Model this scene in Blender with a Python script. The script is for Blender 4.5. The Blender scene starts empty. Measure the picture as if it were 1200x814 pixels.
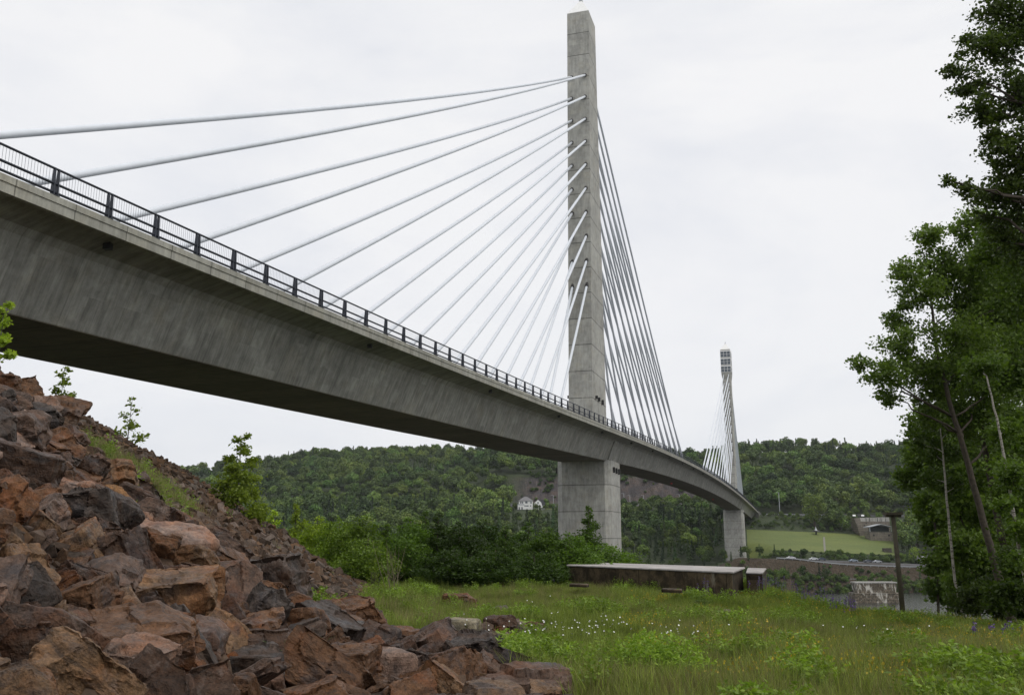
HAZE=0.00006
import bpy, bmesh, math, random
import numpy as np
from mathutils import Vector, Matrix, noise as mnoise
random.seed(7); np.random.seed(7)
R = math.radians
SC = bpy.context.scene
COL = SC.collection
# ------------------------------------------------------------------ camera
FPX, PITCH = 1056.78, 0.20838          # pixels (1200 wide photo) / radians
CP, SP_ = math.cos(PITCH), math.sin(PITCH)
cam_d = bpy.data.cameras.new('camera'); cam = bpy.data.objects.new('camera', cam_d); COL.objects.link(cam)
cam_d.sensor_width = 36; cam_d.lens = FPX/1200*36; cam_d.clip_start = 0.1; cam_d.clip_end = 9000
cam.location = (0, 0, 0); cam.rotation_euler = (math.pi/2 + PITCH, 0, 0)
SC.camera = cam
def proj(x, y, z):
    d = y*CP + z*SP_
    return 600 + FPX*x/d, 407 - FPX*(-y*SP_ + z*CP)/d, d
def ray(px, py):                       # direction with y = 1
    a, b = (px-600)/FPX, (407-py)/FPX
    X, Y, Z = a, CP - b*SP_, SP_ + b*CP
    return X/Y, Z/Y
def at(px, py, Y):
    a, b = ray(px, py); return Vector((a*Y, Y, b*Y))
# ------------------------------------------------------------------ tagging helpers
def tag(o, label=None, cat=None, group=None, kind=None):
    if label: o['label'] = label
    if cat: o['category'] = cat
    if group: o['group'] = group
    if kind: o['kind'] = kind
    return o
def empty(name, loc=(0,0,0), rz=0, scale=1):
    o = bpy.data.objects.new(name, None); COL.objects.link(o)
    o.location = loc; o.rotation_euler = (0,0,rz); o.scale = (scale,)*3; o.empty_display_size = .3
    return o
def obj(name, me, mat=None, parent=None, loc=None):
    if mat is not None and len(me.materials) == 0: me.materials.append(mat)
    o = bpy.data.objects.new(name, me); COL.objects.link(o)
    if parent: o.parent = parent
    if loc is not None: o.location = loc
    return o
def copy_tree(o, parent=None):
    c = o.copy(); COL.objects.link(c)
    if parent: c.parent = parent
    for ch in list(o.children): copy_tree(ch, c)
    return c
def color_tree(o, col):
    o.color = (*col, 1)
    for ch in o.children: color_tree(ch, col)
class MB:
    """collects geometry, builds ONE mesh object"""
    def __init__(s): s.v = []; s.f = []; s.uv = None
    def add(s, vs, fs):
        n = len(s.v); s.v += [tuple(v) for v in vs]; s.f += [tuple(i+n for i in f) for f in fs]
    def box(s, x0,x1,y0,y1,z0,z1, M=None):
        vs = [Vector((x,y,z)) for z in (z0,z1) for y in (y0,y1) for x in (x0,x1)]
        if M is not None: vs = [M @ v for v in vs]
        s.add(vs, [(0,2,3,1),(4,5,7,6),(0,1,5,4),(2,6,7,3),(0,4,6,2),(1,3,7,5)])
    def tube(s, pts, rad, seg=8, cap=True):
        pts = [Vector(p) for p in pts]; n = len(pts)
        if not hasattr(rad, '__len__'): rad = [rad]*n
        vs = []; up = Vector((0.13,0.21,1)).normalized()
        for i,p in enumerate(pts):
            d = (pts[min(i+1,n-1)] - pts[max(i-1,0)])
            if d.length < 1e-9: d = Vector((0,0,1))
            d.normalize(); a = d.cross(up)
            if a.length < .15: a = d.cross(Vector((1,0.1,0)))
            a.normalize(); b = d.cross(a)
            for k in range(seg):
                t = 2*math.pi*k/seg; vs.append(p + (a*math.cos(t) + b*math.sin(t))*rad[i])
        fs = [(i*seg+k, i*seg+(k+1)%seg, (i+1)*seg+(k+1)%seg, (i+1)*seg+k) for i in range(n-1) for k in range(seg)]
        if cap: fs += [tuple(range(seg-1,-1,-1)), tuple(range((n-1)*seg, n*seg))]
        s.add(vs, fs)
    def prism(s, poly, y0, y1, M=None):   # poly in xz, extruded along y
        n = len(poly)
        vs = [Vector((x,y0,z)) for x,z in poly] + [Vector((x,y1,z)) for x,z in poly]
        if M is not None: vs = [M @ v for v in vs]
        s.add(vs, [tuple(range(n)), tuple(range(2*n-1,n-1,-1))] + [(i,i+n,(i+1)%n+n,(i+1)%n) for i in range(n)])
    def mesh(s, name, smooth=False):
        me = bpy.data.meshes.new(name); me.from_pydata(s.v, [], s.f); me.validate(); me.update()
        if smooth: me.polygons.foreach_set('use_smooth', [True]*len(me.polygons))
        return me
    def build(s, name, mat, parent=None, smooth=False, loc=None, fix=True):
        me = s.mesh(name, smooth)
        if fix:
            bm = bmesh.new(); bm.from_mesh(me); bmesh.ops.recalc_face_normals(bm, faces=bm.faces); bm.to_mesh(me); bm.free()
        return obj(name, me, mat, parent, loc)
def np_mesh(name, V, F, mat=None, smooth=False):
    me = bpy.data.meshes.new(name); V = np.asarray(V, np.float32); F = np.asarray(F, np.int32)
    k = F.shape[1]
    me.vertices.add(len(V)); me.vertices.foreach_set('co', V.ravel())
    me.loops.add(F.size); me.loops.foreach_set('vertex_index', F.ravel())
    me.polygons.add(len(F)); me.polygons.foreach_set('loop_start', np.arange(0, F.size, k, dtype=np.int32))
    me.polygons.foreach_set('loop_total', np.full(len(F), k, np.int32))
    if smooth: me.polygons.foreach_set('use_smooth', np.ones(len(F), bool))
    me.update(calc_edges=True)
    if mat: me.materials.append(mat)
    return me
# ------------------------------------------------------------------ materials
def newmat(name):
    m = bpy.data.materials.new(name); m.use_nodes = True; nt = m.node_tree; nt.nodes.clear()
    out = nt.nodes.new('ShaderNodeOutputMaterial'); bs = nt.nodes.new('ShaderNodeBsdfPrincipled')
    nt.links.new(bs.outputs[0], out.inputs[0]); return m, nt, bs
class N:
    def __init__(s, nt): s.nt = nt
    def n(s, t, ins={}, **kw):
        nd = s.nt.nodes.new(t)
        for k,v in kw.items(): setattr(nd, k, v)
        for k,v in ins.items():
            if isinstance(v, bpy.types.NodeSocket): s.nt.links.new(v, nd.inputs[k])
            else: nd.inputs[k].default_value = v
        return nd
    def math(s, op, a, b=0.0, c=0.0, clamp=False):
        nd = s.nt.nodes.new('ShaderNodeMath'); nd.operation = op; nd.use_clamp = clamp
        for i,v in enumerate((a,b,c)):
            if isinstance(v, bpy.types.NodeSocket): s.nt.links.new(v, nd.inputs[i])
            else: nd.inputs[i].default_value = v
        return nd.outputs[0]
    def noise(s, vec, scale, detail=4, rough=.55, dist=0):
        return s.n('ShaderNodeTexNoise', {'Vector':vec,'Scale':scale,'Detail':detail,'Roughness':rough,'Distortion':dist}).outputs['Fac']
    def ramp(s, fac, stops, interp='LINEAR'):
        nd = s.nt.nodes.new('ShaderNodeValToRGB'); s.nt.links.new(fac, nd.inputs[0]); cr = nd.color_ramp; cr.interpolation = interp
        while len(cr.elements) < len(stops): cr.elements.new(.5)
        for e,(p,c) in zip(cr.elements, stops):
            e.position = p; e.color = (*c,1) if hasattr(c,'__len__') else (c,c,c,1)
        return nd.outputs[0]
    def mix(s, fac, a, b, mode='MIX'):
        nd = s.nt.nodes.new('ShaderNodeMix'); nd.data_type = 'RGBA'; nd.blend_type = mode
        for i,v in ((0,fac),(6,a),(7,b)):
            if isinstance(v, bpy.types.NodeSocket): s.nt.links.new(v, nd.inputs[i])
            elif i == 0: nd.inputs[0].default_value = v
            else: nd.inputs[i].default_value = (*v,1) if len(v) == 3 else v
        return nd.outputs[2]
    def map(s, vec, scale=(1,1,1), rot=(0,0,0), loc=(0,0,0)):
        return s.n('ShaderNodeMapping', {'Vector':vec,'Scale':scale,'Rotation':rot,'Location':loc}).outputs[0]
    def bump(s, h, strength=.3, dist=.1, normal=None):
        ins = {'Height':h,'Strength':strength,'Distance':dist}
        if normal is not None: ins['Normal'] = normal
        return s.n('ShaderNodeBump', ins).outputs[0]
    def link(s, a, b): s.nt.links.new(a, b)
def simple(name, col, rough=.6, metal=0, var=.25, scale=3.0, spec=.5, tint=False):
    m, nt, bs = newmat(name); k = N(nt)
    tc = k.n('ShaderNodeTexCoord').outputs['Object']
    f = k.noise(tc, scale, 5)
    c = k.mix(1.0, (col[0],col[1],col[2]), k.ramp(f, [(.3,1-var),(.7,1+var*.6)]), 'MULTIPLY')
    if tint: c = k.mix(1.0, c, k.n('ShaderNodeObjectInfo').outputs['Color'], 'MULTIPLY')
    k.link(c, bs.inputs['Base Color']); bs.inputs['Roughness'].default_value = rough; bs.inputs['Metallic'].default_value = metal
    bs.inputs['Specular IOR Level'].default_value = spec
    k.link(k.bump(f, .15, .02), bs.inputs['Normal'])
    return m
def concrete(name, col, seg=3.66, vseg=0., use_uv=True, streak=1., seglen_var=.12, dark=0.55, patch=.0, patchcol=(.30,.295,.265)):
    """board-marked concrete: UV in metres (u along, v across). Joints, per-pour tone, streaks, stains."""
    m, nt, bs = newmat(name); k = N(nt)
    tc = k.n('ShaderNodeTexCoord'); uv = tc.outputs['UV']; ob = tc.outputs['Object']
    sx = k.n('ShaderNodeSeparateXYZ', {'Vector':uv}); u, v = sx.outputs[0], sx.outputs[1]
    big = k.noise(ob, .16, 5, .6); med = k.noise(ob, 1.1, 6, .65); fine = k.noise(ob, 14, 4, .6)
    cu = k.math('FLOOR', k.math('DIVIDE', u, seg)); 
    cv = k.math('FLOOR', k.math('DIVIDE', v, vseg)) if vseg else k.math('MULTIPLY', u, 0.0)
    cell = k.n('ShaderNodeCombineXYZ', {0:cu,1:cv}).outputs[0]
    wn = k.n('ShaderNodeTexWhiteNoise', {'Vector':cell}, noise_dimensions='3D').outputs['Value']
    st = k.noise(k.n('ShaderNodeCombineXYZ', {0:k.math('MULTIPLY',u,2.6),1:k.math('MULTIPLY',v,.32)}).outputs[0], 1., 5, .65)
    st2 = k.noise(k.n('ShaderNodeCombineXYZ', {0:k.math('MULTIPLY',u,9.),1:k.math('MULTIPLY',v,.5)}).outputs[0], 1., 3, .6)
    tone = k.math('MULTIPLY_ADD', wn, seglen_var, 1-seglen_var/2)
    tone = k.math('MULTIPLY', tone, k.ramp(big, [(.3,.8),(.7,1.12)]))
    tone = k.math('MULTIPLY', tone, k.ramp(med, [(.25,.78),(.6,1.08)]))
    tone = k.math('MULTIPLY', tone, k.ramp(fine, [(.3,.92),(.7,1.06)]))
    tone = k.math('MULTIPLY', tone, k.ramp(st, [(.3,1-.42*streak),(.62,1.05)]))
    tone = k.math('MULTIPLY', tone, k.ramp(st2, [(.3,1-.22*streak),(.6,1.03)]))
    def joint(c, s, w):
        a = k.math('ABSOLUTE', k.math('SUBTRACT', k.math('FRACT', k.math('DIVIDE', c, s)), .5))
        return k.math('GREATER_THAN', a, .5 - w/s)
    j = joint(u, seg, .035)
    if vseg: j = k.math('MAXIMUM', j, joint(v, vseg, .085))
    tone = k.math('MULTIPLY', tone, k.math('MULTIPLY_ADD', j, -dark, 1.))
    c = k.mix(1.0, col, tone, 'MULTIPLY')
    if patch:
        pc = k.n('ShaderNodeCombineXYZ', {0:k.math('FLOOR', k.math('DIVIDE', u, 1.22)),1:k.math('FLOOR', k.math('DIVIDE', v, 1.15))}).outputs[0]
        pw = k.n('ShaderNodeTexWhiteNoise', {'Vector':pc}, noise_dimensions='3D').outputs['Value']
        pm_ = k.math('MULTIPLY', k.ramp(pw, [(.55,0.),(.9,1.)]), k.ramp(k.noise(ob, .9, 5, .7), [(.42,.1),(.6,1.)]))
        c = k.mix(k.math('MULTIPLY', pm_, patch), c, k.mix(1., patchcol, k.ramp(med, [(.25,.7),(.6,1.1)]), 'MULTIPLY'))
        dk = k.ramp(k.noise(k.map(ob, (1,1,1), (0,0,0), (31,7,3)), .45, 6, .75), [(.5,1.),(.68,1.-.45*patch)])
        c = k.mix(1., c, dk, 'MULTIPLY')
    warm = k.ramp(k.noise(ob, .5, 5, .7), [(.5,0.),(.72,.5)])
    c = k.mix(warm, c, k.mix(1., c, (1.08,1.0,.86), 'MULTIPLY'))
    k.link(c, bs.inputs['Base Color']); bs.inputs['Roughness'].default_value = .82
    bs.inputs['Specular IOR Level'].default_value = .3
    h = k.math('ADD', k.math('MULTIPLY', fine, .3), k.math('ADD', med, k.math('MULTIPLY', j, -1.5)))
    k.link(k.bump(h, .35, .03), bs.inputs['Normal'])
    return m
def leafmat(name, c1, c2, trans=.35, rough=.5, scale=.6, tint=True, world=0.):
    """leaf colour varies leaf by leaf and clump by clump"""
    m = bpy.data.materials.new(name); m.use_nodes = True; nt = m.node_tree; nt.nodes.clear(); k = N(nt)
    out = nt.nodes.new('ShaderNodeOutputMaterial')
    g = k.n('ShaderNodeNewGeometry'); oi = k.n('ShaderNodeObjectInfo')
    tc = k.n('ShaderNodeTexCoord').outputs['Object']
    f = k.math('MULTIPLY_ADD', g.outputs['Random Per Island'], .5, k.math('MULTIPLY', k.noise(tc, scale, 3), .55))
    c = k.ramp(f, [(.15,c1),(.85,c2)])
    hv = k.math('MULTIPLY_ADD', oi.outputs['Random'], .8, .58)
    c = k.mix(1., c, hv, 'MULTIPLY')
    if tint: c = k.mix(1., c, oi.outputs['Color'], 'MULTIPLY')
    if world:      # stands of different species over the hillside
        wn = k.noise(g.outputs['Position'], .017, 4, .6)
        c = k.mix(1., c, k.ramp(wn, [(.34,(1-world*.55,1-world*.42,1-world*.35)),(.5,(1,1,1)),(.64,(1+world*.45,1+world*.30,1+world*.1))]), 'MULTIPLY')
        c = k.mix(1., c, k.ramp(oi.outputs['Random'], [(0,(.8,.9,.9)),(.35,(1.,1.,1.)),(.7,(1.25,1.12,.9)),(1,(.9,1.05,.85))]), 'MULTIPLY')
    pr = k.n('ShaderNodeBsdfPrincipled', {'Base Color':c,'Roughness':rough,'Specular IOR Level':.35})
    tr = k.n('ShaderNodeBsdfTranslucent', {'Color':k.mix(1., c, (1.25,1.35,.6), 'MULTIPLY')})
    mx = k.n('ShaderNodeMixShader', {0:trans,1:pr.outputs[0],2:tr.outputs[0]})
    k.link(mx.outputs[0], out.inputs[0]); return m
# ------------------------------------------------------------------ leaf clouds
def leaves(C, size, up=.3, aspect=.6, var=.35, seed=0, droop=0.):
    """diamond leaf faces at the points C (n,3)"""
    rs = np.random.RandomState(seed); n = len(C); C = np.asarray(C)
    d = rs.normal(size=(n,3)); d[:,2] = d[:,2]*.6 - droop; d /= np.linalg.norm(d,axis=1)[:,None]
    w = rs.normal(size=(n,3)); w[:,2] *= (1-up); w = np.cross(d, w + np.array([0,0,1e-3])); w /= np.linalg.norm(w,axis=1)[:,None]+1e-9
    s = size*(1+var*rs.normal(size=n)).clip(.4,2); s = s[:,None]
    V = np.stack([C, C+d*s*.5+w*s*aspect*.5, C+d*s, C+d*s*.5-w*s*aspect*.5], 1).reshape(-1,3)
    F = np.arange(n*4).reshape(-1,4)
    return V, F
def leaves_n(C, Nr, size, aspect=.8, var=.3, jit=.35, seed=0):
    """leaf-mass faces that lie on the surface of their clump"""
    rs = np.random.RandomState(seed); n = len(C); Nr = Nr + rs.normal(size=(n,3))*jit; Nr /= np.linalg.norm(Nr,axis=1)[:,None]
    t = np.cross(Nr, rs.normal(size=(n,3))); t /= np.linalg.norm(t,axis=1)[:,None]+1e-9; w = np.cross(Nr, t)
    s = (size*(1+var*rs.normal(size=n)).clip(.4,2))[:,None]*.5
    V = np.stack([C-t*s, C+w*s*aspect, C+t*s, C-w*s*aspect],1).reshape(-1,3)
    return V, np.arange(n*4).reshape(-1,4)
# ------------------------------------------------------------------ node-instanced ground cover
def scatter(name, P, rot, scl, idx, protos, label, cat):
    """ONE object (stuff): points that carry small copies of the proto meshes"""
    col = bpy.data.collections.new(name + '_kinds')
    for i,(me) in enumerate(protos):
        col.objects.link(bpy.data.objects.new('%s_kind_%02d' % (name, i), me))
    n = len(P); me = bpy.data.meshes.new(name); me.vertices.add(n); me.vertices.foreach_set('co', np.asarray(P, np.float32).ravel())
    a = me.attributes.new('rot', 'FLOAT_VECTOR', 'POINT'); a.data.foreach_set('vector', np.asarray(rot, np.float32).ravel())
    S = np.asarray(scl, np.float32)
    if S.ndim == 1: S = np.repeat(S[:,None], 3, 1)
    a = me.attributes.new('scl', 'FLOAT_VECTOR', 'POINT'); a.data.foreach_set('vector', S.ravel())
    a = me.attributes.new('idx', 'INT', 'POINT'); a.data.foreach_set('value', np.asarray(idx, np.int32))
    o = bpy.data.objects.new(name, me); COL.objects.link(o)
    ng = bpy.data.node_groups.new(name, 'GeometryNodeTree')
    ng.interface.new_socket('Geometry', in_out='INPUT', socket_type='NodeSocketGeometry')
    ng.interface.new_socket('Geometry', in_out='OUTPUT', socket_type='NodeSocketGeometry')
    L = ng.links.new; nn = ng.nodes.new
    gi, go = nn('NodeGroupInput'), nn('NodeGroupOutput')
    ci = nn('GeometryNodeCollectionInfo'); ci.inputs['Collection'].default_value = col
    ci.inputs['Separate Children'].default_value = True; ci.inputs['Reset Children'].default_value = True
    ip = nn('GeometryNodeInstanceOnPoints'); ip.inputs['Pick Instance'].default_value = True
    def at_(nm, t):
        x = nn('GeometryNodeInputNamedAttribute'); x.data_type = t; x.inputs['Name'].default_value = nm
        return [s for s in x.outputs if s.enabled and s.name == 'Attribute'][0]
    L(gi.outputs[0], ip.inputs['Points']); L(ci.outputs[0], ip.inputs['Instance'])
    L(at_('idx','INT'), ip.inputs['Instance Index'])
    L(at_('rot','FLOAT_VECTOR'), ip.inputs['Rotation']); L(at_('scl','FLOAT_VECTOR'), ip.inputs['Scale'])
    L(ip.outputs[0], go.inputs[0])
    md = o.modifiers.new('scatter', 'NODES'); md.node_group = ng
    tag(o, label, cat, kind='stuff'); return o
# ================================================================== TERRAIN
def lerp(a,b,t): return a+(b-a)*t
def sstep(e0,e1,x):
    t = np.clip((x-e0)/(e1-e0),0,1); return t*t*(3-2*t)
def vnoise(x, y, s, seed=0):
    """smooth value noise, numpy"""
    x = np.asarray(x)/s + 17.3*seed + 1000; y = np.asarray(y)/s + 9.7*seed + 1000
    xi = np.floor(x).astype(np.int64); yi = np.floor(y).astype(np.int64); fx = x-xi; fy = y-yi
    fx = fx*fx*(3-2*fx); fy = fy*fy*(3-2*fy)
    def h(a,b):
        k = (a*374761393 + b*668265263 + seed*1442695) & 0x7fffffff
        k = ((k ^ (k >> 13)) * 1274126177) & 0x7fffffff
        return (k & 0xffff)/65535.
    return lerp(lerp(h(xi,yi),h(xi+1,yi),fx), lerp(h(xi,yi+1),h(xi+1,yi+1),fx), fy)*2-1
# crest of the rubble embankment in plan (x as function of y), left of it the ground falls away
CR_Y = [-60, 0, 20, 35, 40, 45, 50, 53, 56, 60]
CR_X = [-34,-32,-26,-19.9,-19.4,-19.0,-18.0,-14.6,-9.0,-4.]
def crest_dist(x, y):
    """positive inside the mound"""
    a = x - np.interp(y, CR_Y, CR_X)
    # far end of the mound: line from (-18,50) to (-7.7,48) to (-4,42)
    b = np.interp(x, [-30,-18,-13.3,-7.7,-4,0,4], [50.5,50.5,52,48,43,38,34]) - y
    return np.minimum(a, b)
EDGE_A = [-.6,-.2,.0,.05,.28,.38,.44,.55,.8]      # x/y
EDGE_Y = [60,52,54,60,46,38,34,31,30]
RY = [450,456,463,467,474,486,497,556,575,592,615,640,900,1000,1400,2600]
RZ = [-26.6,-21,-18.6,-18.4,-10.8,-10.3,-6.6,4.2,9.5,14.5,17,20,81,89,86,60]
LY = [450,462,480,520,600,680,697,715,738,757,800,1000,1250,1500,2600]
LZ = [-26.6,-21,-17,-8,5,19,22.5,24,30,51,56,82,103,104,85]
def H(x, y):
    x = np.asarray(x, float); y = np.asarray(y, float)
    a = x/np.maximum(y, 1.)
    # ---- near bank
    med = -2.42 + .07*vnoise(x,y,5,1) + .03*vnoise(x,y,1.7,2)
    ed = np.interp(np.clip(a,-.6,.8), EDGE_A, EDGE_Y)
    med = med - .27*sstep(16,40,y) - .50*sstep(.265,.350,a)*sstep(18,34,y)
    over = np.maximum(y - ed, 0)
    med = med - np.where(over < 30, over**2*.011, 9.9 + (over-30)*.30)
    left = np.maximum(-x-24, 0)*.3
    plane = -2.9 - .63*x - .10*y
    cd = crest_dist(x, y)
    plane = np.where(cd > 0, plane, plane + np.minimum(cd,0)*.9)
    plane = plane + .14*vnoise(x,y,2.6,3) + .07*vnoise(x,y,1.1,4)
    k = .5
    near = np.where(np.abs(med-plane) > 3, np.maximum(med,plane), np.logaddexp(np.clip(med/k,-60,60), np.clip(plane/k,-60,60))*k)
    near = near + .16*np.exp(-((x+.2)/1.6)**2-((y-25.5)/2.2)**2)
    near = np.maximum(near, -29)
    # ---- far bank
    sh = 10*vnoise(x, y*0+5, 70, 5)
    yy = y + np.where(y < 470, sh*.6, sh*.6*np.clip((520-y)/50,0,1))
    r = np.interp(yy, RY, RZ) - .042*(x-142)*sstep(440,470,y)*(1-sstep(560,640,y))
    l = np.interp(yy, LY, LZ); l2 = np.interp(yy, [450,462,480,520,600,697,760,830,1000,1250,1500,2600], [-26.6,-21,-17,-8,5,18,27,46,79,101,104,85]); l = lerp(l2, l, sstep(-.10,-.01,a))
    w = sstep(.205, .250, a)
    far = lerp(l, r, w)
    hm = sstep(600, 900, y)
    far = far + hm*(9*vnoise(x,y,150,6) + 5*vnoise(x,y,60,7)) - hm*1.5*np.abs(vnoise(x,y,40,8))
    far = far + sstep(900,1300,y)*sstep(.36,.5,a)*4
    far = far - sstep(-.20,-.40,a)*(y>700)*sstep(700,1200,y)*35
    dd = ((x-124)/15)**2 + ((y-500)/15)**2
    far = np.where(far > -15.2, lerp(far, -15.2, np.exp(-dd**2)), far)
    return np.where(y < 400, near, far)
def h1(x, y): return float(H(x, y))
def hit(px, py, y0=4., y1=160.):
    """where the photo ray meets the near ground"""
    a, b = ray(px, py); ys = np.geomspace(y0, y1, 900); z = H(a*ys, ys)
    i = np.argmax(z >= b*ys)
    if z[i] < b*ys[i]: i = -1
    return a*ys[i], ys[i], z[i]
# ---------------- masks
def inpoly(px, py, poly):
    px = np.asarray(px); py = np.asarray(py); c = np.zeros(px.shape, bool); n = len(poly)
    for i in range(n):
        x1,y1 = poly[i]; x2,y2 = poly[(i+1)%n]
        if y1 == y2: continue
        t = ((y1 > py) != (y2 > py)) & (px < (x2-x1)*(py-y1)/(y2-y1)+x1)
        c ^= t
    return c
# the boulder field (world plan)
BOULD = [(-12,2),(-2.2,7.5),(.9,12.2),(1.1,13.8),(-.1,16),(-.35,19),(.1,21),(1.0,24.4),(1.0,26.6),(-.6,27.3),(-2.2,24),(-4.4,22.8),(-6.6,22.8),(-9.2,23.5),(-12.3,25),(-14.4,27.6),(-16.6,30.3),(-20,31.5),(-24,28),(-30,10)]
def scree_mask(x, y):
    foot = -.8 - .16*y + np.where(y > 28, (y-28)*.11, 0)      # where the slope meets the meadow
    return (x < foot + .7*vnoise(x,y,2.,9)) & (crest_dist(x,y) > -2.5)
# ================================================================== MATERIALS
M = {}
M['deck_conc'] = concrete('girder_concrete', (.335,.33,.295), seg=3.66, streak=1.0, seglen_var=.16, dark=.22, patch=.42, patchcol=(.43,.425,.385))
M['fascia'] = concrete('fascia_concrete', (.34,.335,.29), seg=3.2, streak=.6, seglen_var=.15)
M['shaded_soffit'] = concrete('shaded_soffit_concrete', (.155,.135,.10), seg=3.66, streak=.5, seglen_var=.2)  # browner and darker than the web: formwork stain plus underside shade in the colour
M['pylon_conc'] = concrete('pylon_concrete', (.37,.367,.335), seg=60., vseg=4.9, streak=.5, seglen_var=.2, dark=.6, patch=.35, patchcol=(.50,.49,.43))
M['pier_conc'] = concrete('pier_concrete', (.40,.397,.365), seg=60., vseg=4.6, streak=.6, seglen_var=.16, dark=.5, patch=.4, patchcol=(.45,.44,.39))
def limeconc(name, col, thr, lime, streak=1.2):
    m = concrete(name, col, seg=6, vseg=2.2, streak=streak, seglen_var=.2); nt = m.node_tree; k = N(nt); bs = [n for n in nt.nodes if n.type=='BSDF_PRINCIPLED'][0]
    tc = k.n('ShaderNodeTexCoord'); uv = tc.outputs['UV']; c0 = bs.inputs['Base Color'].links[0].from_socket
    f = k.noise(k.map(uv,(1.1,.33,1)),1.,5,.7,.4); g_ = k.noise(k.map(uv,(.16,.12,1)),1.,3,.5)
    st = k.ramp(k.noise(tc.outputs['Object'], 1.6, 6, .75, .6), [(.42,.35),(.55,1.),(.75,1.5)])
    c1 = k.mix(1., c0, st, 'MULTIPLY')
    w_ = k.ramp(k.math('ADD',k.math('MULTIPLY',f,.6),k.math('MULTIPLY',g_,.5)),[(thr,0.),(thr+.07,.85)])
    k.link(k.mix(w_,c1,lime),bs.inputs['Base Color']); return m
M['old_conc'] = limeconc('weathered_foundation_concrete', (.115,.085,.052), .62, (.33,.30,.24), .6)
M['slab_top'] = concrete('wet_slab_concrete', (.40,.375,.36), seg=50, streak=.15, seglen_var=.05, patch=.8, patchcol=(.40,.38,.37))
M['stay'] = simple('stay_sheath', (.68,.715,.76), .4, var=.06, scale=1.)
M['collar'] = simple('collar_black', (.015,.015,.015), .5)
M['rail'] = simple('rail_steel', (.032,.037,.05), .45, metal=.2, var=.2)
M['white'] = simple('white_paint', (.78,.78,.76), .5, var=.1)
M['glass'] = simple('dark_glass', (.06,.08,.10), .12, var=.3, spec=.8)
M['roof'] = simple('roof_shingle', (.17,.165,.17), .8, var=.2)
M['wood'] = simple('weathered_wood', (.075,.065,.042), .85, var=.35, scale=6)
M['galv'] = simple('galvanised', (.42,.44,.46), .45, metal=.3, var=.15)
M['asphalt'] = simple('asphalt', (.07,.07,.072), .8, var=.2, scale=.4)
M['tyre'] = simple('tyre_rubber', (.02,.02,.02), .8)
M['carpaint'] = simple('car_paint', (1,1,1), .3, var=.03, tint=True)
M['granite'] = concrete('granite_wall', (.26,.23,.19), seg=2.2, vseg=1.1, streak=1.2, seglen_var=.35)
M['palegranite'] = concrete('pale_parapet', (.52,.51,.47), seg=5, vseg=0, streak=1.2, seglen_var=.3)
M['red'] = simple('red_lens', (.6,.03,.02), .3)
M['bark'] = simple('bark_brown', (.075,.06,.045), .9, var=.45, scale=9)
M['bark_grey'] = simple('bark_grey', (.17,.16,.14), .9, var=.4, scale=7)
def birch_bark():
    m, nt, bs = newmat('birch_bark'); k = N(nt); tc = k.n('ShaderNodeTexCoord').outputs['Object']
    f = k.noise(k.map(tc, (5,5,26)), 1., 4, .6); g = k.noise(tc, 2.2, 3)
    c = k.mix(k.ramp(f, [(.54,0.),(.62,1.)]), (.36,.335,.29), (.06,.05,.04))
    c = k.mix(k.ramp(g, [(.5,0.),(.7,.6)]), c, (.20,.17,.13))
    k.link(c, bs.inputs['Base Color']); bs.inputs['Roughness'].default_value = .7; return m
M['birch'] = birch_bark()
M['leaf_dark'] = leafmat('poplar_leaf', (.048,.086,.016), (.150,.215,.040), .40, .42)
M['leaf_mid'] = leafmat('thicket_leaf', (.045,.085,.013), (.14,.215,.030), .42, .5)
M['leaf_lime'] = leafmat('sapling_leaf', (.13,.20,.025), (.32,.42,.06), .45, .5)
M['leaf_far'] = leafmat('hillside_leaf', (.030,.063,.016), (.112,.172,.040), .10, .7, scale=.25, world=1.)
M['leaf_con'] = leafmat('conifer_needle', (.022,.045,.018), (.060,.095,.034), .05, .8, scale=.4, world=1.)
M['grass'] = leafmat('grass_blade', (.095,.14,.026), (.30,.345,.09), .45, .5)
M['grass_dry'] = leafmat('dry_grass_blade', (.15,.135,.06), (.28,.24,.12), .3, .6)
M['weed'] = leafmat('weed_leaf', (.10,.18,.022), (.27,.37,.05), .4, .5)
M['fern'] = leafmat('fern_leaf', (.07,.16,.02), (.15,.28,.05), .4, .5)
def petal(name, c):
    m, nt, bs = newmat(name); k = N(nt); g = k.n('ShaderNodeNewGeometry').outputs['Random Per Island']
    k.link(k.mix(1., c, k.ramp(g, [(0,.6),(1,1.15)]), 'MULTIPLY'), bs.inputs['Base Color']); bs.inputs['Roughness'].default_value=.6; return m
M['lupine'] = petal('lupine_petal', (.17,.075,.36)); M['daisy'] = petal('daisy_petal', (.75,.75,.72)); M['yellow'] = petal('yellow_petal', (.55,.40,.02))
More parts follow.
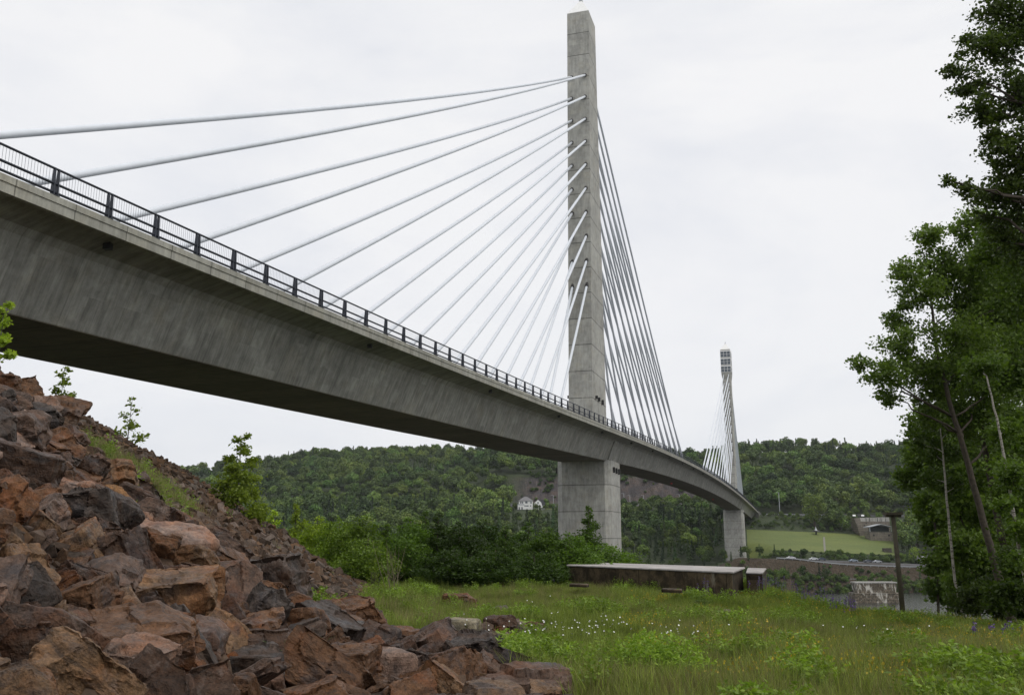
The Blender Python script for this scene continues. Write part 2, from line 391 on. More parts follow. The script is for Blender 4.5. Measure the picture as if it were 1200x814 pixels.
def rockmat():
    m, nt, bs = newmat('fractured_rock'); k = N(nt)
    tc = k.n('ShaderNodeTexCoord').outputs['Object']; oi = k.n('ShaderNodeObjectInfo')
    rv = k.n('ShaderNodeCombineXYZ', {0:k.math('MULTIPLY',oi.outputs['Random'],37.),1:k.math('MULTIPLY',oi.outputs['Random'],91.)}).outputs[0]
    p = k.n('ShaderNodeVectorMath', {0:tc,1:rv}, operation='ADD').outputs[0]
    big = k.noise(p, 1.3, 5, .6, .4); med = k.noise(p, 5, 6, .68, .5); fine = k.noise(p, 34, 4, .7)
    lay = k.noise(k.map(p, (1.5,1.5,6.5)), 1.3, 5, .65, .8)
    col = k.mix(1., oi.outputs['Color'], (1.0,.86,.74), 'MULTIPLY')
    c = k.mix(1., col, k.ramp(med, [(.28,.30),(.5,.85),(.72,1.5)]), 'MULTIPLY')
    c = k.mix(k.ramp(big, [(.5,0.),(.66,.6)]), c, k.mix(1., col, (1.45,1.0,.66), 'MULTIPLY'))      # rust
    c = k.mix(k.ramp(k.noise(p, 2.1, 5, .6), [(.54,0.),(.68,.6)]), c, (.050,.048,.052))               # dark mineral coat
    c = k.mix(k.ramp(k.noise(p, 3.1, 5, .75), [(.56,0.),(.70,.45)]), c, (.22,.18,.16))               # pale scuffs
    c = k.mix(k.ramp(lay, [(.36,.6),(.44,0.)]), c, (.022,.018,.016))                                # seams
    c = k.mix(1., c, k.ramp(fine, [(.3,.55),(.7,1.4)]), 'MULTIPLY')
    k.link(c, bs.inputs['Base Color'])
    k.link(k.ramp(k.noise(p, 2.6, 4, .6), [(.38,.32),(.62,.66)]), bs.inputs['Roughness']); bs.inputs['Specular IOR Level'].default_value = .28
    h = k.math('ADD', k.math('MULTIPLY', lay, .5), k.math('ADD', k.math('MULTIPLY', med, .9), k.math('ADD', k.math('MULTIPLY', fine, .3), k.math('MULTIPLY', k.noise(p, 95, 3, .7), .12))))
    cr = k.n('ShaderNodeTexVoronoi', {'Vector':k.map(p,(1,1,1.8)),'Scale':2.6}, feature='DISTANCE_TO_EDGE').outputs['Distance']
    k.link(k.bump(h, 1., .06), bs.inputs['Normal'])
    return m
M['rock'] = rockmat()
def screemat():
    m, nt, bs = newmat('small_stone'); k = N(nt)
    oi = k.n('ShaderNodeObjectInfo'); tc = k.n('ShaderNodeTexCoord').outputs['Object']
    c = k.ramp(oi.outputs['Random'], [(0,(.036,.023,.015)),(.3,(.088,.050,.027)),(.5,(.060,.044,.034)),(.68,(.125,.070,.036)),(.86,(.095,.076,.062)),(1,(.17,.125,.10))])
    c = k.mix(1., c, k.ramp(k.noise(tc, 5, 5), [(.3,.6),(.7,1.3)]), 'MULTIPLY')
    k.link(c, bs.inputs['Base Color']); bs.inputs['Roughness'].default_value = .7; bs.inputs['Specular IOR Level'].default_value = .22
    k.link(k.bump(k.noise(tc, 7, 5), .5, .05), bs.inputs['Normal']); return m
M['stone'] = screemat()
def groundmat():
    m, nt, bs = newmat('meadow_soil'); k = N(nt)
    p = k.n('ShaderNodeTexCoord').outputs['Object']
    f = k.noise(p, .5, 6, .65); g = k.noise(p, 7, 6, .7)
    c = k.ramp(f, [(.3,(.030,.035,.012)),(.5,(.055,.062,.02)),(.7,(.085,.075,.04))])
    rockc = k.ramp(g, [(.3,(.025,.018,.014)),(.6,(.07,.045,.032)),(.8,(.10,.075,.06))])
    at_ = k.n('ShaderNodeAttribute', attribute_name='rubble').outputs['Fac']
    c = k.mix(at_, k.mix(1., c, k.ramp(g, [(.3,.6),(.7,1.2)]), 'MULTIPLY'), rockc)
    k.link(c, bs.inputs['Base Color']); bs.inputs['Roughness'].default_value = .9
    k.link(k.bump(g, .8, .1), bs.inputs['Normal']); return m
M['ground'] = groundmat()
def hillmat():
    m, nt, bs = newmat('far_bank_ground'); k = N(nt)
    p = k.n('ShaderNodeTexCoord').outputs['Object']
    A = lambda n: k.n('ShaderNodeAttribute', attribute_name=n).outputs['Fac']
    f = k.noise(p, .06, 6, .65); g = k.noise(p, .5, 6, .7)
    c = k.ramp(f, [(.3,(.022,.035,.012)),(.7,(.05,.07,.022))])
    # cliff: brown-purple rock with vertical drill marks
    v = k.noise(k.map(p, (.28,.1,.035)), 1., 6, .7); v2 = k.noise(p, .12, 5, .7)
    cl = k.mix(k.ramp(v2, [(.45,0.),(.62,1.)]), (.062,.054,.055), (.100,.075,.062))
    cl = k.mix(1., cl, k.ramp(v, [(.3,.45),(.55,1.),(.75,1.5)]), 'MULTIPLY')
    c = k.mix(A('cliff'), c, cl)
    rb = k.ramp(k.noise(p, .9, 6, .75), [(.3,(.025,.024,.013)),(.55,(.065,.045,.027)),(.75,(.10,.078,.05))])
    c = k.mix(A('bank'), c, rb)
    k.link(c, bs.inputs['Base Color']); bs.inputs['Roughness'].default_value = .95
    k.link(k.bump(k.math('ADD', k.math('MULTIPLY', v, 2.), g), .8, 1.2), bs.inputs['Normal']); return m
M['hill'] = hillmat()
def lawnmat():
    m, nt, bs = newmat('mown_lawn'); k = N(nt); p = k.n('ShaderNodeTexCoord').outputs['Object']
    c = k.ramp(k.noise(k.map(p,(1,2.5,1)), .035, 5, .6), [(.3,(.085,.120,.024)),(.7,(.135,.160,.036))])
    c = k.mix(1., c, k.ramp(k.noise(p, .8, 5, .7), [(.3,.75),(.7,1.15)]), 'MULTIPLY')
    k.link(c, bs.inputs['Base Color']); bs.inputs['Roughness'].default_value = .9; return m
M['lawn'] = lawnmat()
def watermat():
    m, nt, bs = newmat('river_water'); k = N(nt); p = k.n('ShaderNodeTexCoord').outputs['Object']
    bs.inputs['Base Color'].default_value = (.03,.032,.028,1); bs.inputs['Roughness'].default_value = .12
    h = k.math('ADD', k.noise(k.map(p,(.35,.9,1)), 1., 5, .6), k.math('MULTIPLY', k.noise(p, .05, 3), 1.))
    k.link(k.bump(h, .5, .6), bs.inputs['Normal']); return m
M['water'] = watermat()
# ================================================================== GROUND SHEETS
def grid(name, X, Y, mat, attrs={}, smooth=True, kindlabel=None):
    ny, nx = X.shape; Z = H(X, Y); V = np.stack([X,Y,Z],-1).reshape(-1,3)
    i = np.arange(ny*nx).reshape(ny,nx); F = np.stack([i[:-1,:-1],i[:-1,1:],i[1:,1:],i[1:,:-1]],-1).reshape(-1,4)
    me = np_mesh(name, V, F, mat, smooth)
    for nm, fn in attrs.items():
        a = me.attributes.new(nm, 'FLOAT', 'POINT'); a.data.foreach_set('value', np.asarray(fn(V[:,0],V[:,1],V[:,2]), np.float32))
    o = obj(name, me); tag(o, kind='structure'); return o
ys = np.concatenate([np.linspace(-60,3,40), np.linspace(3.3,60,260), np.geomspace(60.5,399,90)])
xs = np.concatenate([np.linspace(-1500,-60,36), np.linspace(-58,-28,20), np.linspace(-27.7,36,240), np.geomspace(36.5,1500,60)])
X, Y = np.meshgrid(xs, ys)
grid('ground', X, Y, M['ground'], {'rubble': lambda x,y,z: (scree_mask(x,y) | inpoly(x,y,BOULD)).astype(float)})
CLIFF = lambda x,y: sstep(733,738,y)*(1-sstep(754,758,y))*sstep(-.015,.025,x/y)*(1-sstep(.235,.25,x/y))
ys = np.concatenate([[399.5,425,440], np.linspace(444,530,60), np.linspace(533,720,50), np.linspace(723,775,44), np.linspace(782,1700,90), np.geomspace(1750,4200,14)])
av = np.concatenate([np.linspace(-2.2,-.5,30), np.linspace(-.49,.62,300), np.linspace(.64,2.2,30)])
A_, Y = np.meshgrid(av, ys); X = A_*Y
grid('hills', X, Y, M['hill'], {'cliff': lambda x,y,z: CLIFF(x,y), 'bank': lambda x,y,z: (1-sstep(478,484,y))*1.0})
# river
me = np_mesh('river', [(-2000,100,-25.9),(2000,100,-25.9),(2000,470,-25.9),(-2000,470,-25.9)], [(0,1,2,3)], M['water']); tag(obj('river', me), kind='structure')
# lawn: sheet just above the hill
def drape(name, X, Y, mat, dz, structure=True):
    ny,nx = X.shape; V = np.stack([X,Y,H(X,Y)+dz],-1).reshape(-1,3)
    i = np.arange(ny*nx).reshape(ny,nx); F = np.stack([i[:-1,:-1],i[:-1,1:],i[1:,1:],i[1:,:-1]],-1).reshape(-1,4)
    o = obj(name, np_mesh(name, V, F, mat, True)); tag(o, kind='structure'); return o
a_, y_ = np.meshgrid(np.linspace(.255,.415,60), np.linspace(499,559,40)); drape('lawn', a_*y_, y_, M['lawn'], .3)
x_, y_ = np.meshgrid(np.linspace(20,95,30), np.linspace(704,716,8)); drape('lawn', x_, y_, M['lawn'], .3)
# roads: lower lane on the bank and the upper highway
x_, y_ = np.meshgrid(np.linspace(138,300,60), np.linspace(476,484.5,5)); drape('road', x_, y_, M['asphalt'], .3)
def ribbon(name, pts, w, mat, dz):
    P = np.array(pts, float); t = np.gradient(P, axis=0); t /= np.linalg.norm(t,axis=1)[:,None]; n = np.stack([t[:,1],-t[:,0]],1)
    X = np.stack([P[:,0]+n[:,0]*s*w/2 for s in (-1,0,1)],1); Y = np.stack([P[:,1]+n[:,1]*s*w/2 for s in (-1,0,1)],1)
    return drape(name, X, Y, mat, dz)
up = [(x, 725+0*x) for x in np.linspace(-60,150,40)]
ribbon('highway', up, 9, M['asphalt'], .35)
ribbon('highway', [(x, 604+.02*(x-155)) for x in np.linspace(156,330,40)], 9, M['asphalt'], .35)
ribbon('path', [(.3385*y, y) for y in np.linspace(500,545,16)], 1.0, simple('gravel_path', (.20,.19,.16), .9), .42)
# ================================================================== BRIDGE
BP = dict(x1=14.0533, y1=165.3643, th0=.298975, k1=-.00037274, k2=.000055, k1b=-.0010966, z0=18.2225, g=.037189, q1=.07454, q2=-.092429)
v_ = None
_EX = dict(D=4.6292, wt=5.4388, wb=4.1113, ww=7.7711, rh=1.2738, tw=2.1, db=6.4955, dt=3.1098, H=84.5374)
_cache = {}
def cl(s):
    if s in _cache: return _cache[s]
    n = 24; ss = np.linspace(0,s,n+1); m = (ss[:-1]+ss[1:])/2; ds = s/n
    kk = np.where(m<0, BP['k1']*m+BP['k1b']*1e-3*m*m, BP['k2']*m); th = BP['th0']+kk
    x = BP['x1']+np.sum(np.sin(th))*ds; y = BP['y1']+np.sum(np.cos(th))*ds
    t = BP['th0'] + (BP['k1']*s+BP['k1b']*1e-3*s*s if s<0 else BP['k2']*s)
    z = BP['z0']+BP['g']*s+(BP['q1'] if s<0 else BP['q2'])*s*s*1e-3
    _cache[s] = (float(x),float(y),float(z),float(t)); return _cache[s]
def bp(s, off, dz):
    x,y,z,t = cl(s); return Vector((x+math.cos(t)*off, y-math.sin(t)*off, z+dz))
bridge = empty('cable_stayed_bridge', (BP['x1'],BP['y1'],-24)); bpy.context.view_layer.update()
tag(bridge, 'long concrete cable-stayed bridge crossing the river on two tall obelisk pylons', 'bridge')
INV = Matrix.Translation((-BP['x1'],-BP['y1'],24))
def bobj(name, me, mat, parent=bridge):
    o = obj(name, me, mat)
    me.transform(INV if parent is bridge or parent.get('_abs') else Matrix())
    o.parent = parent; return o
def loft(name, prof, ss, mat, closed=True, caps=True):
    """loft a section [(off,dz)] along the deck, with UVs in metres"""
    vs = []; fs = []; uvs = []
    L = [0]
    for a,b in zip(prof, prof[1:]+prof[:1]): L.append(L[-1]+math.dist(a,b))
    n = len(prof)
    for s in ss:
        for (o_,d_) in prof: vs.append(bp(s,o_,d_))
    m = n if closed else n-1
    for i in range(len(ss)-1):
        for k in range(m):
            k2 = (k+1)%n; fs.append((i*n+k,(i+1)*n+k,(i+1)*n+k2,i*n+k2))
            uvs += [(ss[i],L[k]),(ss[i+1],L[k]),(ss[i+1],L[k+1]),(ss[i],L[k+1])]
    if caps and closed:
        fs.append(tuple(range(n))); uvs += [(0,0)]*n
        fs.append(tuple(range((len(ss)-1)*n,len(ss)*n))[::-1]); uvs += [(0,0)]*n
    me = bpy.data.meshes.new(name); me.from_pydata([tuple(v) for v in vs], [], fs)
    uv = me.uv_layers.new(name='UVMap'); uv.data.foreach_set('uv', np.array(uvs, np.float32).ravel()); me.update()
    return bobj(name, me, mat)
S0, S1 = -150, 446
ss = [float(s) for s in np.arange(S0, S1+.1, 4)]
ww, wt, wb, D = _EX['ww'], _EX['wt'], _EX['wb'], _EX['D']
# box girder: web faces / wings (one part), bottom slab, fascia curb, road deck
g_prof = [(ww-.25,-.06),(ww-.25,-.56),(wt+.9,-.86),(wt+.25,-1.05),(wt-.05,-1.4),(wb,-D),(-wb,-D),(-wt+.05,-1.4),(-wt-.25,-1.05),(-wt-.9,-.86),(-ww+.25,-.56),(-ww+.25,-.06)]
loft('box_girder', g_prof, ss, M['deck_conc'])
loft('bottom_slab', [(wb-.02,-D-.004),(wb-.02,-D-.05),(-wb+.02,-D-.05),(-wb+.02,-D-.004)], ss, M['shaded_soffit'])
for sgn in (1,-1):
    fp = [(ww-.5,.0),(ww,.0),(ww,-.30),(ww-.045,-.32),(ww-.045,-.74),(ww-.22,-.78),(ww-.245,-.57),(ww-.245,-.05),(ww-.5,-.05)]
    fp = [(a*sgn,b) for a,b in fp]
    loft('fascia_kerb', fp if sgn>0 else fp[::-1], ss, M['fascia'])
loft('road_deck', [(-ww+.51,-.055),(-ww+.51,-.02),(ww-.51,-.02),(ww-.51,-.055)], ss, M['asphalt'])
# small drain boxes under the wing
for s in [-128,-101,-74,-47,-20,7,34,61,88,115,142]:
    b = MB(); c = bp(s, ww-1.1, -.95); b.box(c.x-.17,c.x+.17,c.y-.17,c.y+.17,c.z-.12,c.z+.25)
    bobj('drain_outlet', b.mesh('drain_outlet'), M['collar'])
# railing : rails + balusters, posts are sub-parts
def railing(sgn, detail):
    b = MB(); off = sgn*(ww-.12)
    s_ = [float(s) for s in np.arange(S0, S1+.1, 3.198)]
    for dz,r in ((1.24,.055),(.56,.06),(.16,.06)):
        b.tube([bp(s,off,dz) for s in s_], r, 6)
    for s in np.arange(S0, 60 if detail else S0+60, .16):
        s = float(s); a = bp(s,off,.16); x,y,z,t = a.x,a.y,a.z,cl(s)[3]
        w = .009; dx,dy = math.sin(t)*w, math.cos(t)*w
        b.add([(x-dx,y-dy,z),(x+dx,y+dy,z),(x+dx,y+dy,z+1.06),(x-dx,y-dy,z+1.06)],[(0,1,2,3)])
    rl = bobj('railing', b.mesh('railing'), M['rail'])
    posts = []
    for i,s in enumerate(np.arange(-39.6-3.198*34, S1-1, 3.198)):
        posts.append((float(s)))
    pm = MB()
    for q in (-.11,.11):
        pm.prism([(-.13,0),(.10,0),(.06,1.27),(-.06,1.27)], q-.028, q+.028)
    pm.box(-.16,.14,-.17,.17,.002,.03)
    pme = pm.mesh('railing_post'); pme.materials.append(M['rail'])
    for i,s in enumerate(posts):
        if i < 100 and sgn > 0:
            c = bp(s,off,0); o = bpy.data.objects.new('railing_post', pme); COL.objects.link(o); o.parent = rl
            o.location = INV @ c; o.rotation_euler = (0,0,-cl(s)[3] + (0 if sgn>0 else math.pi))
    rest = posts[100:] if sgn > 0 else posts
    rb = MB()
    for s in rest:
        c = bp(s,off,0); Mx = Matrix.Translation(INV @ c) @ Matrix.Rotation(-cl(s)[3],4,'Z')
        for q in (-.11,.11): rb.box(-.1,.1,q-.028,q+.028,0,1.27,Mx)
    o = obj('railing_post_row', rb.mesh('railing_post_row'), M['rail']); o.parent = rl; tag(o, kind='stuff')
railing(1, True); railing(-1, False)
# ---- pylons and piers
def frustum_uv(name, bot, top, z0, z1, mat, base, t, chamfer=0., nz=1, parent=bridge):
    """tapered shaft; bot/top = (half transverse, half longitudinal)"""
    vs=[];fs=[];uvs=[]
    def ring(hw, hd, z):
        c = chamfer
        pts = [(hw-c,-hd),(hw,-hd+c),(hw,hd-c),(hw-c,hd),(-hw+c,hd),(-hw,hd-c),(-hw,-hd+c),(-hw+c,-hd)] if c else [(hw,-hd),(hw,hd),(-hw,hd),(-hw,-hd)]
        return [(base[0]+math.cos(t)*a+math.sin(t)*b, base[1]-math.sin(t)*a+math.cos(t)*b, z) for a,b in pts]
    zs = np.linspace(z0,z1,nz+1)
    for z in zs:
        f = (z-z0)/(z1-z0); vs += ring(lerp(bot[0],top[0],f), lerp(bot[1],top[1],f), z)
    n = 8 if chamfer else 4
    for i in range(nz):
        u = 0
        for k in range(n):
            a=i*n+k; b=i*n+(k+1)%n; w=math.dist(vs[a],vs[b]); fs.append((a,b,b+n,a+n))
            uvs += [(u+.3,zs[i]),(u+w+.3,zs[i]),(u+w+.3,zs[i+1]),(u+.3,zs[i+1])]; u += w
    fs.append(tuple(range(n))[::-1]); uvs += [(.3,0)]*n
    fs.append(tuple(range(nz*n,nz*n+n))); uvs += [(.3,0)]*n
    me = bpy.data.meshes.new(name); me.from_pydata(vs,[],fs); uv = me.uv_layers.new(name='UVMap')
    uv.data.foreach_set('uv', np.array(uvs,np.float32).ravel()); me.update()
    if parent is bridge: return bobj(name, me, mat)
    me.transform(INV); o = obj(name, me, mat); o.parent = parent; return o
def pylon(s, far):
    x,y,z,t = cl(float(s)); Ht = _EX['H']; tw = _EX['tw']
    top = z+Ht
    zt = top - (17 if far else 0)
    ft = (zt-z)/Ht
    sh = frustum_uv('pylon', (tw*1.02,_EX['db']), (tw*1.04, lerp(_EX['db'],_EX['dt'],ft)), z-.6, zt, M['pylon_conc'], (x,y), t, nz=4)
    def sub(name, b, mat):
        me = b.mesh(name); me.transform(INV); o = obj(name, me, mat); o.parent = sh; return o
    Mx = Matrix.Translation((x,y,0)) @ Matrix.Rotation(-t,4,'Z')
    if far:
        hw, hd = tw*1.25, 4.2
        frustum_uv('observatory_room', (tw*1.04, lerp(_EX['db'],_EX['dt'],ft)), (hw,hd), zt+.01, zt+3, M['pylon_conc'], (x,y), t, parent=sh)
        frustum_uv('observatory_room', (hw,hd), (hw,hd), zt+3.01, top, M['pylon_conc'], (x,y), t, parent=sh)
        for k in range(3):
            za = zt+4.0+k*4.3
            b = MB(); b.box(-hw-.06,hw+.06,-hd-.06,hd+.06,za,za+3.3,Mx); w = sub('window_band', b, M['glass'])
            b = MB()
            for zz in (za-.02, za+3.2): b.box(-hw-.15,hw+.15,-hd-.15,hd+.15,zz,zz+.12,Mx)
            for q in np.linspace(-hw-.08,hw+.08,4):
                for e in (-hd-.1, hd+.1): b.box(q-.08,q+.08,e-.04,e+.04,za,za+3.3,Mx)
            for q in np.linspace(-hd,hd,5):
                for e in (-hw-.1, hw+.1): b.box(e-.04,e+.04,q-.08,q+.08,za,za+3.3,Mx)
            for e in (-hd-.1,hd+.1): b.box(-hw,hw,e-.04,e+.04,za+1.6,za+1.72,Mx)
            sub('window_frame', b, M['white'])
            b = MB(); b.box(-hw-.16,hw+.16,-hd-.16,hd+.16,za+3.32,za+3.85,Mx); sub('floor_band', b, M['white'])
    else: hw, hd = tw*1.04, _EX['dt']
    # glass pyramid cap with a finial
    b = MB(); hh = 4.2
    ring = [Mx @ Vector((a*(hw),c*(hd),top+.01)) for a,c in ((-1,-1),(1,-1),(1,1),(-1,1))]
    ap = [Mx @ Vector((a*.25,c*.25,top+hh)) for a,c in ((-1,-1),(1,-1),(1,1),(-1,1))]
    b.add(ring+ap, [(0,1,5,4),(1,2,6,5),(2,3,7,6),(3,0,4,7),(4,5,6,7),(3,2,1,0)]); sub('pyramid_cap', b, M['white'])
    b = MB(); b.tube([Mx @ Vector((0,0,top+hh-.1)), Mx @ Vector((0,0,top+hh+1.1))], .12, 6); b.box(-.35,.35,-.35,.35,top+hh,top+hh+.22,Mx); sub('finial', b, M['galv'])
    # flood lights low on the shaft
    for a,c in ((-tw-.35,-5.0),(tw+.3,-3.4),(tw+.3,-1.2),(tw+.3,2.)):
        b = MB(); b.box(a-.2,a+.2,c-.17,c+.17,z+6.2-.3*c*.2,z+7.0,Mx); sub('flood_light', b, M['collar'])
    return sh
pyl = [pylon(0, False), pylon(354, True)]
for s, zb in ((0, None), (354, -15.6)):
    x,y,z,t = cl(float(s))
    if zb is None: zb = h1(x,y)-2
    hw = 4.85 if s == 0 else 5.3
    hd = 5.2
    pr = frustum_uv('pier', (hw,hd), (hw,hd), zb, z-D-.06, M['pier_conc'], (x,y), t, chamfer=1.0)
    Mx = Matrix.Translation((x,y,0)) @ Matrix.Rotation(-t,4,'Z')
    # diaphragm block where the girder sits on the pier
    frustum_uv('pier_diaphragm', (wb+.35,4.2), (wt+.25,4.2), z-D+.1, z-1.3, M['deck_conc'], (x,y), t)
    for a,c in ((hw+.25,-2.6),(hw+.25,-.2),(hw+.25,2.2),(-hw-.25,-3.8)):
        b = MB(); b.box(a-.16,a+.16,c-.18,c+.18,z-D-2.2,z-D-1.2,Mx); me = b.mesh('flood_light'); me.transform(INV); o = obj('flood_light', me, M['collar']); o.parent = pr
    if s:
        b = MB(); b.box(hw+.1,hw+3,-4,-1,zb,zb+2.2,Mx); b.box(hw+.2,hw+1.0,-3.6,-2.4,zb+2.21,zb+3.6,Mx); me = b.mesh('equipment_cabinet'); me.transform(INV); o = obj('equipment_cabinet', me, M['white']); o.parent = pr
for s in (118., 250.):
    c = bp(s, -.5, -D-.25); b = MB(); b.tube([c+Vector((0,0,.2)), c-Vector((0,0,.25))], .35, 8); bobj('navigation_light', b.mesh('navigation_light'), M['red'])
# ---- abutments
for s,e in ((S0-.1,-1),(S1+.1,1)):
    x,y,z,t = cl(float(s)); zb = (h1(x,y) if e > 0 else 2) - 6
    Mx = Matrix.Translation((x,y,0)) @ Matrix.Rotation(-t,4,'Z'); b = MB()
    b.box(-ww,ww,min(0,e*6),max(0,e*6),zb,z-.1,Mx); b.box(ww-.5,ww,min(0,e*14),max(0,e*14),zb,z+.6,Mx); b.box(-ww,-ww+.5,min(0,e*14),max(0,e*14),zb,z+.6,Mx)
    bobj('abutment', b.mesh('abutment'), M['fascia'])
# ---- stay cables
ROWZ = [88.51,83.89,79.14,74.47,69.67,64.77,59.93,55.16,50.29,45.48]
def pylon_face(s0, off, z, front):
    x,y,zd,t = cl(float(s0)); h = (z-zd)/_EX['H']; d = lerp(_EX['db'],_EX['dt'],h)
    return Vector((x+math.cos(t)*off-front*math.sin(t)*d, y-math.sin(t)*off-front*math.cos(t)*d, z))
col_me = None
for base in (0., 354.):
    zoff = cl(base)[2] - BP['z0']
    for side in (-1, 1):          # -1 towards this bank
        for i in range(20):
            off = -1.35 if i%2==0 else 1.35
            z = ROWZ[i//2] + zoff
            if base == 0: d = 140.5-6.1*i if side < 0 else 158.5-6.95*i
            else: d = (158.5-6.95*i) if side < 0 else (86-3.4*i)
            A = pylon_face(base, off, z, 1 if side<0 else -1); B = bp(base+side*d, 0., -.3)
            n = 14; sag = (B-A).length*.006
            dirn = (A-B).normalized()
            pts = [A.lerp(B,k/n) - Vector((0,0,1))*sag*4*(k/n)*(1-k/n) for k in range(n+1)]
            pts[0] = A + dirn*.6
            b = MB(); b.tube(pts, .225, 10); me = b.mesh('stay_cable', True)
            st = bobj('stay_cable', me, M['stay'])
            b = MB(); q = (pts[1]-A).normalized()
            b.tube([A-q*.5, A+q*.42], .33, 10); me = b.mesh('entry_collar', True); me.transform(INV); o = obj('entry_collar', me, M['collar']); o.parent = st
            b = MB(); b.tube([B, B.lerp(A, 4.6/(B-A).length)], .25, 8); me = b.mesh('anchor_pipe', True); me.transform(INV); o = obj('anchor_pipe', me, M['stay']); o.parent = st
# ================================================================== ROCKS
def rock_mesh(name, seed, dims=(1,.75,.5), cuts=7, rough=.042, target=5200, rounded=False, layers=True):
    rs = random.Random(seed); bm = bmesh.new(); bmesh.ops.create_cube(bm, size=1.0)
    bmesh.ops.scale(bm, vec=dims, verts=bm.verts)
    for i in range(cuts):
        n = Vector((rs.gauss(0,1), rs.gauss(0,1), rs.gauss(0,.8))).normalized()
        ext = abs(n.x)*dims[0]/2 + abs(n.y)*dims[1]/2 + abs(n.z)*dims[2]/2
        co = n * ext * rs.uniform(.60,.86)
        g = bm.verts[:] + bm.edges[:] + bm.faces[:]
        r = bmesh.ops.bisect_plane(bm, geom=g, plane_co=co, plane_no=n, clear_outer=True)
        ed = [e for e in r['geom_cut'] if isinstance(e, bmesh.types.BMEdge)]
        if ed: bmesh.ops.holes_fill(bm, edges=ed, sides=0)
    if rounded: bmesh.ops.bevel(bm, geom=bm.edges[:], offset=.13, segments=3, profile=.6, affect='EDGES')
    else: bmesh.ops.bevel(bm, geom=bm.edges[:], offset=.014, segments=1, affect='EDGES')
    bmesh.ops.triangulate(bm, faces=bm.faces)
    for it in range(9):
        if len(bm.faces) > target: break
        L = sorted((e.calc_length() for e in bm.edges)); th = L[int(len(L)*.55)]
        bmesh.ops.subdivide_edges(bm, edges=[e for e in bm.edges if e.calc_length() >= th], cuts=1)
        bmesh.ops.triangulate(bm, faces=[f for f in bm.faces if len(f.verts) > 3])
    bm.normal_update(); off = Vector((seed*3.7, seed*1.3, 0))
    tilt = Vector((rs.gauss(0,.25), rs.gauss(0,.25), 1)).normalized()
    mv = {}
    for v in bm.verts:
        p = v.co + off
        a = mnoise.fractal(p*1.3, 1.0, 2.0, 3)*rough*.85
        b = mnoise.fractal(p*7.5, .8, 2.0, 3)*rough*.5
        q = mnoise.noise(Vector((p.x*1.3, p.y*1.3, p.dot(tilt)*7)))
        c = (math.floor(q*3.2)/3.2)*rough*1.0 if layers else 0
        ce = mnoise.cell(Vector((p.x*2.2+mnoise.noise(p*2)*.5, p.y*2.0, p.z*3)))*rough*1.1 if layers else 0
        mv[v] = v.co + v.normal*(a+b+c - ce)
    for v,c in mv.items(): v.co = c
    me = bpy.data.meshes.new(name); bm.to_mesh(me); bm.free()
    me.polygons.foreach_set('use_smooth', [True]*len(me.polygons))
    try: me.set_sharp_from_angle(angle=R(24))
    except Exception: pass
    me.materials.append(M['rock']); return me
RK = {}
RK['block'] = [rock_mesh('block_rock', 10+i, (1,.8,.62), 6) for i in range(5)]
RK['slab'] = [rock_mesh('slab_rock', 30+i, (1,.72,.26), 5) for i in range(4)]
RK['wedge'] = [rock_mesh('wedge_rock', 50+i, (1,.7,.7), 9) for i in range(5)]
RK['round'] = [rock_mesh('round_rock', 70+i, (1,.8,.72), 5, rough=.02, rounded=True, layers=False) for i in range(2)]
SMALL = [rock_mesh('stone', 100+i, ((1,.7,.3),(1,.8,.55),(1,.6,.42),(1,.75,.2))[i%4], 6, target=90, rough=.03) for i in range(10)]
for m_ in SMALL: m_.materials.clear(); m_.materials.append(M['stone'])
BROWN=(.122,.070,.038); DKBR=(.068,.042,.028); PURP=(.108,.076,.060); GREY=(.105,.105,.104); DKGR=(.055,.048,.045); RUST=(.138,.074,.036); TAN=(.175,.118,.070); PALE=(.23,.175,.15); OCH=(.24,.14,.06); LICH=(.27,.27,.20)
